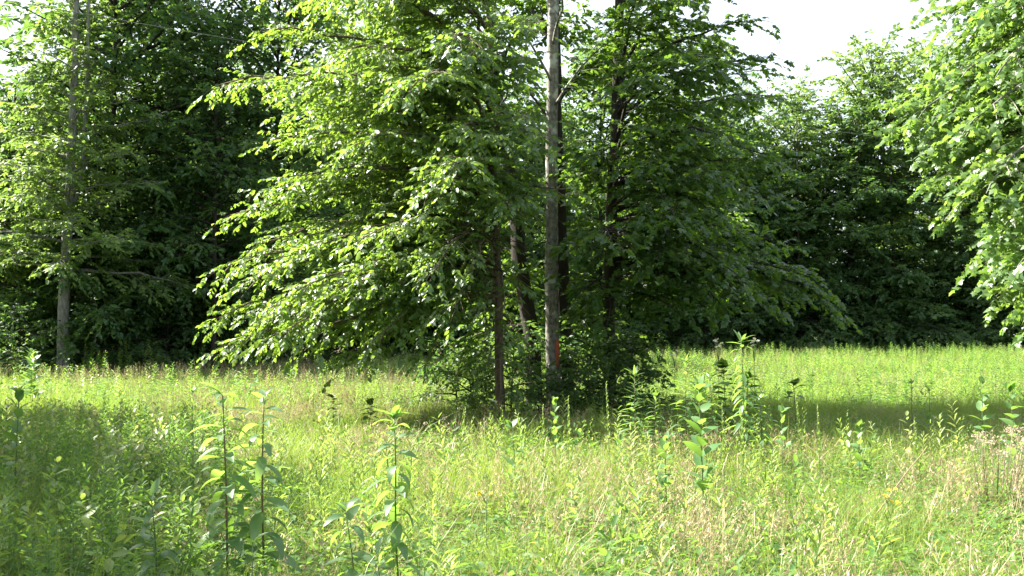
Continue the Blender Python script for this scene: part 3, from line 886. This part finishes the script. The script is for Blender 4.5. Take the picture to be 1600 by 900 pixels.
def scatter(name, protos, pts, sc, seed, tilt=.12, label=None):
    rng = np.random.default_rng(seed)
    n = len(pts)
    me = bpy.data.meshes.new(name)
    me.vertices.add(n)
    me.vertices.foreach_set("co", np.ascontiguousarray(pts, dtype=np.float32).ravel())
    a = me.attributes.new("spin", 'FLOAT_VECTOR', 'POINT')
    rot = np.stack([rng.normal(0, tilt, n), rng.normal(0, tilt, n), rng.uniform(0, 6.283, n)], 1)
    a.data.foreach_set("vector", rot.astype(np.float32).ravel())
    a = me.attributes.new("grow", 'FLOAT', 'POINT'); a.data.foreach_set("value", np.asarray(sc, dtype=np.float32))
    a = me.attributes.new("pick", 'INT', 'POINT'); a.data.foreach_set("value", rng.integers(0, len(protos), n).astype(np.int32))
    o = link(name, me)
    o['kind'] = 'stuff'
    if label:
        o['label'] = label
    ng = bpy.data.node_groups.new(name, 'GeometryNodeTree')
    ng.interface.new_socket("Geometry", in_out='INPUT', socket_type='NodeSocketGeometry')
    ng.interface.new_socket("Geometry", in_out='OUTPUT', socket_type='NodeSocketGeometry')
    N, L = ng.nodes.new, ng.links.new
    gi, go = N("NodeGroupInput"), N("NodeGroupOutput")
    g2i = N("GeometryNodeGeometryToInstance")
    for p in protos:
        oi = N("GeometryNodeObjectInfo"); oi.inputs["Object"].default_value = p
        L(oi.outputs["Geometry"], g2i.inputs[0])
    iop = N("GeometryNodeInstanceOnPoints")
    L(gi.outputs[0], iop.inputs["Points"]); L(g2i.outputs[0], iop.inputs["Instance"])
    iop.inputs["Pick Instance"].default_value = True

    def attr(nm, ty):
        x = N("GeometryNodeInputNamedAttribute"); x.data_type = ty; x.inputs["Name"].default_value = nm
        return x.outputs["Attribute"]
    L(attr("pick", 'INT'), iop.inputs["Instance Index"])
    L(attr("spin", 'FLOAT_VECTOR'), iop.inputs["Rotation"])
    L(attr("grow", 'FLOAT'), iop.inputs["Scale"])
    L(iop.outputs[0], go.inputs[0])
    md = o.modifiers.new("scatter", 'NODES'); md.node_group = ng
    return o


def value_noise(x, y, scale, seed):
    rng = np.random.default_rng(seed)
    G = rng.random((64, 64))
    u, v = x * scale, y * scale
    i, j = np.floor(u).astype(int), np.floor(v).astype(int)
    fx, fy = smooth01(u - i), smooth01(v - j)
    g_ = lambda a, b: G[a % 64, b % 64]
    return (g_(i, j) * (1 - fx) + g_(i + 1, j) * fx) * (1 - fy) + (g_(i, j + 1) * (1 - fx) + g_(i + 1, j + 1) * fx) * fy


def field(n, d0, d1, seed, power=1.0, mask=None, side=1.5):
    """points over the wedge of meadow in view; uniform per area when power = 1"""
    rng = np.random.default_rng(seed)
    d = np.sqrt(rng.uniform(d0 ** 2, d1 ** 2, n)) if power == 1 else d0 + (d1 - d0) * rng.random(n) ** power
    x = rng.uniform(-1, 1, n) * (.57 * d + side)
    keep = (d < tree_line(x) + 1.0) & (((x - .9) / 2.2) ** 2 + ((d - 16.6) / 1.3) ** 2 > 1)
    if mask is not None:
        keep &= rng.random(n) < mask(x, d)
    x, d = x[keep], d[keep]
    return np.stack([x, d, gz(x, d)], 1), rng


def px_of(x, d):
    return 800 + x / d * FPX


# grass, near, middle, far
near = [tuft_grass(200 + i, .5, 30, .0075) for i in range(6)]
far = [tuft_grass(220 + i, .5, 34, .012, rad=.25, lean=.4) for i in range(5)]
tuftmask = lambda x, d: .3 + .7 * smooth01((value_noise(x + 40, d, 1.6, 19) - .3) / .3)
pts, rng = field(4800, 3.2, 8.5, 1, mask=tuftmask)
p2, _ = field(9500, 8.5, 17, 2, mask=tuftmask)
hn = lambda p: .5 + .75 * value_noise(p[:, 0] + 50, p[:, 1], .9, 9)
leftlow = lambda p: 1.0
pp = np.concatenate([pts, p2])
scatter("grass", near, pp, hn(pp) * rng.uniform(.75, 1.2, len(pp)), 31, label="sunlit meadow grass, green mixed with straw")
p3, rng = field(22000, 16, 52, 3)
scatter("distant_grass", far, p3, hn(p3) * rng.uniform(.7, 1.15, len(p3)), 32, label="far meadow grass reaching to the wood")
# seed heads: more in the near right and centre
straw = [tuft_seed(240 + i, .6, 7) for i in range(6)]
mask = lambda x, d: np.clip(.25 + .75 * smooth01((px_of(x, d) - 150) / 500), 0, 1) * np.clip(value_noise(x + 20, d + 7, .8, 4) * 2.6 - .95, 0.06, 1) * (1 - .9 * np.exp(-(((x - 4.5) / 6.5) ** 2 + ((d - 15.3) / 4.2) ** 2) ** 3))
p4, rng = field(5200, 3.4, 16, 4, mask=mask)
scatter("dry_grass", straw, p4, rng.uniform(.7, 1.1, len(p4)) , 33, tilt=.2, label="dry seed-headed grass leaning among the green")
rust = [tuft_seed(250 + i, .75, 8, 'rust', drop=False) for i in range(4)]
p5, rng = field(4000, 14, 46, 5, mask=lambda x, d: np.clip(value_noise(x + 5, d, .25, 6) * 1.8 - .6, .03, 1) * np.where(px_of(x, d) < 700, 1, .35) * (1 - .9 * np.exp(-(((x - 4.5) / 6.5) ** 2 + ((d - 15.3) / 4.2) ** 2) ** 3)))
scatter("reddish_grass", rust, p5, rng.uniform(.8, 1.15, len(p5)), 34, tilt=.1, label="reddish brown grass heads hazing the far meadow")
lodged = [tuft_grass(320 + i, .55, 26, .005, rad=.16, lean=1.5, mats=('straw', 'grass')) for i in range(4)]
pl, rng = field(4200, 3.4, 15, 14, mask=lambda x, d: np.clip(value_noise(x + 31, d + 3, .55, 15) * 2.6 - 1.2, 0, 1) * np.where(px_of(x, d) > 300, 1, .3) + np.exp(-((x - 2.2) / .7) ** 2 - ((d - 4.9) / .8) ** 2))
scatter("lodged_straw", lodged, pl, rng.uniform(.6, 1.05, len(pl)), 39, tilt=.3, label="flattened dry straw lying in patches through the grass")
tus = [tuft_grass(330 + i, .78, 44, .008, rad=.13, lean=.75) for i in range(4)]
pt, rng = field(1500, 3.6, 16, 16, mask=lambda x, d: np.clip(value_noise(x + 3, d + 13, .7, 17) * 2.2 - .6, .05, 1))
scatter("tussock_grass", tus, pt, rng.uniform(.6, 1.0, len(pt)), 40, tilt=.15, label="taller arching tussocks of green grass")
# leafy weeds: thick on the near left
weeds = [weed_leafy(260 + i, .66 + .05 * i, 42, .072, .38) for i in range(4)] + [weed_leafy(270 + i, .7, 30, .09, .5, up=.7) for i in range(3)]
lm = lambda x, d: np.where(px_of(x, d) < 330, 1, np.clip((520 - px_of(x, d)) / 190, .07, 1))
p6, rng = field(5200, 4.0, 12.5, 6, mask=lm)
left = px_of(p6[:, 0], p6[:, 1]) < 350
scatter("leafy_weeds", weeds, p6, rng.uniform(.55, .95, len(p6)) * np.where(left, 1.1, .85), 35, label="leafy green weeds, thickest on the shaded near left")
p7, rng = field(24000, 18, 49, 7, mask=lambda x, d: np.where(px_of(x, d) > 950, 1, .3) * np.clip(value_noise(x + 2, d + 5, .35, 21) * 2.2 - .35, .12, 1))
scatter("field_weeds", [weed_leafy(281 + i, .6, 34, .085, .6, 'bright_leaf') for i in range(3)] + [weed_leafy(286, .75, 30, .10, .6), weed_leafy(287, .5, 20, .12, .8)], p7, rng.uniform(.5, 1.3, len(p7)), 36, label="bright leafy weeds covering the far right of the meadow")
brush = [weed_leafy(340 + i, 1.0 + .12 * i, 44, .12, .6, ('cover_leaf', 'bright_leaf')[i % 2]) for i in range(4)]
rb = np.random.default_rng(22)
xb = rb.uniform(-24, 34, 420)
yb = tree_line(xb) - rb.uniform(-.8, 2.6, 420) ** 1.0
pb = np.stack([xb, yb, gz(xb, yb)], 1)[value_noise(xb + 40, yb, .5, 23) > .42]
scatter("edge_brush", brush, pb, rb.uniform(.5, 1.25, len(pb)), 41, tilt=.15, label="ragged taller weeds and brush along the edge of the wood")
plb, rng = field(1500, 4.2, 13, 24, mask=lambda x, d: np.where(px_of(x, d) < 340, 1, .03))
scatter("broadleaf_weeds", [weed_leafy(350 + i, .75, 16, .13, .85, 'bright_leaf', .6) for i in range(3)], plb, rng.uniform(.55, .95, len(plb)), 42, tilt=.15, label="bank of broad-leaved green weeds on the near left")
cov = [cover_clump(290 + i) for i in range(4)]
p8, rng = field(14000, 3.4, 30, 8, power=1.5)
p8b, _ = field(9000, 18, 49, 18, mask=lambda x, d: np.where(px_of(x, d) > 900, 1, .35))
p8 = np.concatenate([p8, p8b])
scatter("ground_cover", cov, p8, rng.uniform(.6, 1.1, len(p8)), 37, tilt=.15, label="low broad leaves between the grass")

def spike_tuft(seed, h=.75):
    rng = np.random.default_rng(seed); tb = TB()
    for q in range(2):
        b = np.append(rng.uniform(-.06, .06, 2), 0); tp = b + np.array([rng.uniform(-.1, .1), rng.uniform(-.1, .1), h * rng.uniform(.75, 1.1)])
        tb.add(*stem_tris(b, tp, .003), 1)
        n = 24
        t = np.linspace(.4, 1, n); az = np.arange(n) * 2.4
        tb.leaves('diamond', b + (tp - b) * t[:, None], np.stack([np.cos(az), np.sin(az), np.full(n, 1.2)], 1), np.stack([np.cos(az), np.sin(az), -np.full(n, .3)], 1), .045 * (1.3 - .9 * (t - .4)), 0, .7)
    return tb.obj("spike_tuft", [M['spike_leaf'], M['stem']])


p9, rng = field(3000, 4.5, 20, 12, mask=lambda x, d: np.where(px_of(x, d) > 420, .8, .3) * np.clip(value_noise(x + 9, d, .5, 8) * 2.4 - .7, .05, 1))
scatter("upright_weeds", [spike_tuft(300 + i) for i in range(2)] + [weed_leafy(310 + i, .6 + .06 * i, 30, .12, .32, 'bright_leaf', .9) for i in range(4)] + [weed_leafy(315 + i, .6, 14, .12, .7, 'cover_leaf', .5) for i in range(2)], p9, rng.uniform(.5, 1.05, len(p9)), 38, tilt=.22, label="upright yellow-green weeds scattered through the grass")

# ------------------------------------------------------------------ plants one can tell apart
def long_leaf(name, bend, width, mat, fold=.16, twist=0.0, nseg=6, wave=0.0):
    """lance-shaped leaf, unit length, arching down"""
    V, F = [], []
    for i in range(nseg + 1):
        t = i / nseg
        w = width * .5 * (math.sin(math.pi * t ** .8) ** .8 if 0 < t < 1 else 0.0) + (.012 if t == 0 else .002)
        ang = -bend * t
        x = math.sin(bend * t) / bend if bend > .01 else t
        z = -(1 - math.cos(bend * t)) / bend if bend > .01 else 0
        for k, yy in enumerate((-1, 0, 1)):
            tw = twist * t
            V.append((x, yy * w * math.cos(tw), z + (abs(yy) * w * fold * 2) + yy * w * math.sin(tw) + wave * math.sin(9 * t + k) * abs(yy)))
    for i in range(nseg):
        for k in range(2):
            a = i * 3 + k
            F.append((a, a + 3, a + 4, a + 1))
    mb = MB(); mb.add(V, F)
    return mb.mesh(name, mat)


LANCE = [long_leaf("lance_leaf", b, .30, M['weed_leaf'], .14, tw) for b, tw in ((1.0, .2), (1.4, -.3), (.7, .4), (1.8, .1))]
NARROW = [long_leaf("narrow_leaf", b, .19, M['weed_leaf'], .12, tw) for b, tw in ((.6, .2), (.9, -.2), (.35, .1))]
BROAD = [long_leaf("broad_leaf", b, .52, M['milk_leaf'], .10, tw, wave=.015) for b, tw in ((.5, .2), (.8, -.2), (.3, .3))]
DARKL = [long_leaf("dark_leaf", b, .6, M['leaf_dark'], .08, tw) for b, tw in ((.5, .2), (.9, -.2))]


def plant(name, label, px_top, py_top, d, px_base=None, n=16, kind='lance', size=.16, start=.25, pair=False, el=25, stem='stem', r=.006, seed=0, taper=.5, top_tuft=0, nod=0.0, grp=None, cat="wild plant", crowd=1.0):
    rng = np.random.default_rng(seed)
    base = on_ground(px_base if px_base is not None else px_top, d)
    top = P(px_top, py_top, d) - base
    root = thing(name, label, cat, tuple(base), grp)
    t = np.linspace(0, 1, 9)
    bow = np.array([rng.uniform(-.03, .03), rng.uniform(-.03, .03), 0])
    pts = top[None] * t[:, None] + bow[None] * np.sin(math.pi * t)[:, None]
    if nod:
        pts[:, 0] += nod * np.maximum(0, t - .8) * 2.0 * .5
    mb = MB(); mb.tube(pts, np.linspace(r, r * .45, 9), 6)
    link("stem", mb.mesh("stem", M[stem]), root)
    sets = dict(lance=LANCE, narrow=NARROW, broad=BROAD, dark=DARKL)[kind]
    ts = np.linspace(start, 1, n) ** crowd
    az0 = rng.uniform(0, 6.28)
    for i, tt in enumerate(ts):
        p = np.array([np.interp(tt, t, pts[:, k]) for k in range(3)])
        for q in ((0, math.pi) if pair else (0,)):
            az = az0 + (i * math.pi / 2 if pair else i * 2.4) + q + rng.uniform(-.3, .3)
            e = R(el + 35 * max(0, tt - .8) / .2 + rng.uniform(-15, 15))
            dd = np.array([math.cos(az) * math.cos(e), math.sin(az) * math.cos(e), math.sin(e)])
            s = size * (1 - taper * max(0, (tt - .6) / .4)) * rng.uniform(.75, 1.15)
            o = link("leaf", sets[rng.integers(len(sets))], root)
            o.matrix_local = frame_matrix(p, dd, UP + rng.standard_normal(3) * .15, s)
    for k in range(top_tuft):
        az = rng.uniform(0, 6.28); e = R(rng.uniform(20, 70))
        dd = np.array([math.cos(az) * math.cos(e), math.sin(az) * math.cos(e), math.sin(e)])
        o = link("leaf", sets[rng.integers(len(sets))], root)
        o.matrix_local = frame_matrix(pts[-1], dd, UP + rng.standard_normal(3) * .2, size * rng.uniform(.4, .75))
    return root


TW = "tall leafy weeds in the foreground"
plant("tall_weed", "tall weed with a brown stem and drooping lance leaves, left of the foreground pair", 348, 618, 5.0, 362, 44, 'lance', .22, .3, False, 5, 'stem_brown', .008, 1, .3, 5, grp=TW)
plant("tall_weed", "tall weed with a single upright leaf at its tip, right of the foreground pair", 412, 628, 5.1, 425, 40, 'lance', .21, .3, False, 5, 'stem_brown', .008, 2, .3, 4, grp=TW)
plant("tall_weed", "tall single weed with a nodding tip in front of the middle of the meadow", 622, 655, 5.0, 634, 38, 'lance', .19, .3, False, 2, 'stem', .0075, 3, .3, 6, nod=-.10, grp=TW)
plant("short_weed", "short bending weed left of the single nodding one", 540, 800, 4.6, 556, 22, 'lance', .18, .3, False, 10, 'stem', .006, 4, .3, 3, grp=TW)
plant("short_weed", "bushy glossy-leaved weed at the lower left of the foreground pair", 236, 775, 4.8, 246, 34, 'lance', .17, .35, False, 30, 'stem', .006, 5, .3, 6, grp=TW)
plant("short_weed", "low leafy weed at the very bottom, right of the short bending one", 590, 868, 4.4, 585, 9, 'lance', .12, .3, False, 30, 'stem', .005, 55, .3, 3, grp=TW)
plant("short_weed", "low leafy weed at the foot of the foreground pair", 395, 850, 4.5, 392, 9, 'lance', .12, .3, False, 25, 'stem', .005, 56, .3, 3, grp=TW)
plant("broad_weed", "broad-leaved weed rising out of the shade at the near left edge", 30, 615, 7.2, 28, 12, 'broad', .15, .4, True, 35, 'stem', .008, 6, .3, 3)
plant("broad_weed", "bright broad-leaved weed with large upright leaves right of the middle of the meadow", 1092, 612, 7.0, 1098, 10, 'broad', .2, .4, True, 42, 'stem', .008, 7, .4, 3)
plant("broad_weed", "smaller broad-leaved weed just left of the bright one", 1040, 690, 7.0, 1046, 8, 'broad', .15, .45, True, 40, 'stem', .006, 8, .4, 2)
plant("broad_weed", "low pale broad-leaved weed in front of the pale trunk", 800, 668, 8.0, 800, 5, 'broad', .16, .5, True, 25, 'stem', .006, 9, .4, 2)
plant("broad_weed", "yellow-green weed with large sunlit leaves at the right edge", 1578, 612, 8.0, 1570, 9, 'broad', .18, .45, True, 35, 'stem', .006, 10, .4, 2)
plant("broad_weed", "weed with rounded upright leaves left of the yellow-green one at the right edge", 1535, 600, 9.0, 1534, 8, 'broad', .15, .45, True, 40, 'stem', .006, 18, .4, 2)
plant("narrow_weed", "narrow-leaved weed standing before the right foot of the clump", 992, 588, 10.0, 996, 60, 'narrow', .20, .4, False, 15, 'stem_brown', .006, 11, .5, 10)
plant("narrow_weed", "narrow-leaved weed with whorled glossy leaves between the clump and the bright broad-leaved weed", 1072, 565, 10.0, 1076, 56, 'narrow', .22, .35, False, 12, 'stem_brown', .006, 12, .5, 8)
plant("narrow_weed", "narrow-leaved weed with level leaves in front of the dark sapling", 1186, 625, 9.5, 1188, 46, 'narrow', .22, .4, False, 5, 'stem_brown', .006, 13, .5, 6)
plant("narrow_weed", "tall weed with hanging narrow leaves, its tip against the dark wood", 1158, 535, 9.5, 1156, 46, 'narrow', .23, .45, False, -18, 'stem', .007, 14, .3, 9)
plant("narrow_weed", "narrow-leaved weed crowded between the whorled one and the dark sapling", 1108, 590, 10.4, 1110, 50, 'narrow', .21, .35, False, 5, 'stem_brown', .006, 31, .4, 7)
plant("narrow_weed", "short narrow-leaved weed just right of the one before the right foot of the clump", 1025, 620, 10.2, 1026, 44, 'narrow', .18, .35, False, 10, 'stem_brown', .006, 32, .4, 6)
plant("sapling", "second dark-leaved sapling, right beside the tall hanging-leaved weed", 1168, 592, 10.8, 1166, 26, 'dark', .18, .4, False, 5, 'stem_brown', .006, 33, .2, 6, cat="sapling")
plant("narrow_weed", "dark narrow-leaved weed in the strip of shade at the right", 1424, 600, 13, 1426, 22, 'narrow', .2, .35, False, 15, 'stem', .006, 19, .4, 6)
plant("narrow_weed", "second dark weed beside the narrow-leaved one in the strip of shade", 1452, 612, 13, 1454, 18, 'narrow', .19, .35, False, 5, 'stem', .006, 20, .4, 5)
plant("narrow_weed", "feathery dark green weed left of the foreground pair", 300, 612, 7.5, 300, 60, 'narrow', .11, .4, False, 40, 'stem', .005, 21, .4, 8)
plant("sapling", "dark-leaved sapling behind the tall hanging-leaved weed", 1130, 575, 11, 1134, 30, 'dark', .2, .45, False, 8, 'stem_brown', .007, 15, .2, 7, cat="sapling")
plant("sapling", "small dark sapling with a flat top at the left end of the strip of shade", 1240, 600, 12, 1242, 9, 'dark', .19, .8, False, 8, 'stem_brown', .006, 16, .2, 6, cat="sapling")
plant("sapling", "dark seedling in the grass left of the clump's drooping boughs", 520, 622, 13.5, 520, 14, 'dark', .17, .5, False, 10, 'stem_brown', .005, 17, .2, 5, cat="sapling")
plant("sapling", "dark seedling in the grass under the clump's drooping boughs", 580, 628, 13.5, 580, 14, 'dark', .17, .5, False, 10, 'stem_brown', .005, 22, .2, 5, cat="sapling")
plant("bright_weed", "yellow-green weed with pointed leaves in front of the shrubs, under the orange paint mark", 866, 628, 9.0, 866, 14, 'broad', .12, .55, False, 55, 'stem', .005, 23, .4, 5)
plant("bright_weed", "yellow-green pointed weed left of the spike in the strip of shade", 1222, 645, 8.8, 1222, 9, 'broad', .14, .55, False, 50, 'stem', .005, 24, .4, 5)
plant("bright_weed", "yellow-green pointed weed rooted at the near edge of the strip of shade", 1342, 668, 8.5, 1342, 8, 'broad', .12, .55, False, 50, 'stem', .005, 25, .4, 5)
plant("bright_weed", "pale sunlit weed near the grey trunk at the left of the meadow", 400, 585, 22, 400, 8, 'broad', .24, .5, False, 30, 'stem', .006, 26, .4, 6)
plant("bright_weed", "bright green weed before the grey trunk at the left of the meadow", 50, 552, 18, 50, 16, 'broad', .26, .3, True, 30, 'stem', .008, 27, .4, 4)


def spike(label, px, py, d, lean_px=0, seed=0, width=.022):
    """upright spike: small leaves pressed to the stem"""
    rng = np.random.default_rng(seed)
    base = on_ground(px + lean_px, d)
    top = P(px, py, d) - base
    root = thing("spike_weed", label, "wild plant", tuple(base), "upright spikes in the meadow")
    mb = MB(); mb.tube(np.array([top * t for t in np.linspace(0, 1, 5)]), np.linspace(.005, .002, 5), 5)
    link("stem", mb.mesh("stem", M['stem']), root)
    n = 40
    t = np.linspace(.55, 1, n)
    az = np.arange(n) * 2.4
    pos = top[None] * t[:, None]
    d_ = np.stack([np.cos(az), np.sin(az), np.full(n, 1.6)], 1)
    sz = width * 1.6 * (1.2 - .7 * (t - .55) / .45) * rng.uniform(.8, 1.2, n)
    c = link("foliage", leaves_mesh("foliage", 'oval', pos, d_, np.stack([np.cos(az), np.sin(az), -np.full(n, .3)], 1), sz, M['spike_leaf']), root)
    c['kind'] = 'stuff'


for i, (lb, px, py, d, ln) in enumerate([
        ("yellow-green spike leaning left at the lower left corner", 88, 818, 4.4, 22), ("short yellow-green spike right of the leaning one at the lower left", 152, 862, 4.4, 5), ("short spike below the bushy glossy-leaved weed", 212, 866, 4.4, 3),
        ("tall thin spike against the dark foot of the clump", 947, 598, 8.8, 8), ("spike left of the bright pointed weed under the orange mark", 848, 634, 9.0, 2), ("thin spike right of the bright pointed weed under the orange mark", 888, 620, 9.2, 0),
        ("spike leaning left in the middle of the strip of shade", 1243, 615, 8.8, 14), ("straight spike standing before the strip of shade", 1277, 632, 8.6, 2), ("spike leaning left at the near edge of the strip of shade", 1428, 655, 7.8, 12),
        ("spike in front of the narrow-leaved weed with level leaves", 1158, 640, 8.6, 2), ("spike behind the bright broad-leaved weed", 1128, 628, 8.6, 3)]):
    spike(lb, px, py, d, ln, 60 + i)


def flower_disc(rad, petals, mat_p, mat_c, seed=0):
    rng = np.random.default_rng(seed); mb = MB()
    for k in range(petals):
        a = 2 * math.pi * k / petals; b = 2 * math.pi * (k + .75) / petals; c = (a + b) / 2
        z = rng.uniform(-.1, .25) * rad
        mb.add([(.3 * rad * math.cos(a), .3 * rad * math.sin(a), 0), (rad * math.cos(a + .05), rad * math.sin(a + .05), z), (rad * 1.08 * math.cos(c), rad * 1.08 * math.sin(c), z), (rad * math.cos(b), rad * math.sin(b), z), (.3 * rad * math.cos(b), .3 * rad * math.sin(b), 0)],
               [(0, 1, 2, 3, 4)], 0)
    pts = np.array([(0, 0, -.1 * rad), (0, 0, .12 * rad), (0, 0, .25 * rad)])
    mb.tube(pts, [.36 * rad, .34 * rad, .15 * rad], 8, 1)
    return mb.mesh("flower", [mat_p, mat_c])


DAISY = flower_disc(.016, 14, M['petal'], M['yellow'])
BUTTER = flower_disc(.014, 5, M['yellow'], M['yellow'])


def flower_plant(name, label, px, py, d, heads, mesh, spread, seed, stem='stem', leafn=6, fs=1.0, drop=.12):
    rng = np.random.default_rng(seed)
    base = on_ground(px, d)
    top = P(px, py, d) - base
    root = thing(name, label, "wildflower", tuple(base))
    mb = MB()
    fork = top * .86
    mb.tube(np.array([fork * t for t in np.linspace(0, 1, 5)]), np.linspace(.005, .003, 5), 5)
    ends = []
    for k in range(heads):
        e = top + np.array([rng.uniform(-1, 1) * spread, rng.uniform(-1, 1) * spread, -rng.uniform(0, drop)])
        mb.tube(np.array([fork * rng.uniform(.93, 1), (fork + e) / 2 + np.array([0, 0, -.01]), e]), [.0025, .002, .0016], 4)
        ends.append(e)
    link("stem", mb.mesh("stem", M[stem]), root)
    for e in ends:
        o = link("flower", mesh, root)
        o.location = e
        o.rotation_euler = (rng.uniform(.2, .9), rng.uniform(-.4, .4), rng.uniform(0, 6.28))
        o.scale = (fs, fs, fs)
    for k in range(leafn):
        t_ = rng.uniform(.3, .85); az = rng.uniform(0, 6.28)
        o = link("leaf", NARROW[rng.integers(len(NARROW))], root)
        o.matrix_local = frame_matrix(fork * t_, (math.cos(az), math.sin(az), .4), UP, .09)


flower_plant("white_daisy", "white daisy-like flowers on the taller stem before the dark wood, left of the hanging-leaved weed", 1122, 528, 11, 7, DAISY, .06, 1, fs=1.3)
flower_plant("white_daisy", "white daisy-like flowers right of the tip of the hanging-leaved weed", 1178, 526, 11, 6, DAISY, .05, 2, fs=1.3)
flower_plant("white_daisy", "faint white daisy-like flowers near the right foot of the clump", 1054, 542, 12, 5, DAISY, .05, 3, fs=1.2)
flower_plant("yellow_wildflower", "little group of yellow flowers in the grass at the right", 1385, 762, 6.2, 11, BUTTER, .09, 4, fs=.9, drop=.10)
flower_plant("yellow_wildflower", "two small yellow flowers in the grass in front of the nodding weed", 760, 756, 6.2, 3, BUTTER, .05, 5, fs=.8)

# pinkish flower heads at the right
rng = np.random.default_rng(77)
base = on_ground(1545, 7.6)
root = thing("pink_wildflower", "clump of pinkish white flower clusters at the right edge of the meadow", "wildflower", tuple(base))
for k in range(22):
    e = P(1500 + rng.uniform(0, 105), 668 + rng.uniform(0, 48), 7.6 + rng.uniform(-.3, .3)) - base
    f0 = np.array([e[0] * .35, e[1] * .35, 0])
    mb = MB(); mb.tube(np.array([f0, f0 * .6 + e * .4 + UP * .03, e]), [.004, .003, .002], 5)
    link("stem", mb.mesh("stem", M['stem_brown']), root)
    n = 30
    pos = e[None] + np.stack([rng.normal(0, .028, n), rng.normal(0, .028, n), rng.normal(0, .013, n)], 1)
    c = link("flower_cluster", leaves_mesh("flower_cluster", 'diamond', pos, rng.standard_normal((n, 3)) + UP * .5, rng.standard_normal((n, 3)), rng.uniform(.011, .02, n), M['pink']), root)
    c['kind'] = 'stuff'
    for q in range(4):
        az = rng.uniform(0, 6.28)
        o = link("leaf", NARROW[rng.integers(3)], root)
        o.matrix_local = frame_matrix(f0 + (e - f0) * rng.uniform(.4, .9), (math.cos(az), math.sin(az), .4), UP, .09)

# leaning dry stalk near the right
mb = MB()
a, b = P(1402, 748, 6.8), P(1440, 706, 6.8)
a0 = a + (a - b) * 2.2; a0[2] = float(gz(a0[0], a0[1])) + .02
cv = np.linspace(0, 1, 9)[:, None]
mb.tube(a0 * (1 - cv) + (b + (b - a) * .3) * cv + np.array([.03, 0, .05]) * np.sin(math.pi * cv * 1.1) + np.random.default_rng(8).normal(0, .004, (9, 3)), np.linspace(.006, .0025, 9), 6)
o = link("dry_stalk", mb.mesh("dry_stalk", M['straw']))
o['label'], o['category'] = "dead straw-coloured stalk leaning across the grass at the right", "dry stalk"

# overhead cable passing behind the clump
a, b = P(-260, -48, 21), P(1900, 270, 41)
mb = MB()
tt = np.linspace(0, 1, 40)
pts = a[None] * (1 - tt)[:, None] + b[None] * tt[:, None] - UP * (.5 * 4 * tt * (1 - tt))[:, None]
mb.tube(pts, .0075, 6)
o = link("overhead_cable", mb.mesh("overhead_cable", M['cable']))
o['label'], o['category'] = "thin overhead cable sloping down from the upper left behind the trees", "cable"
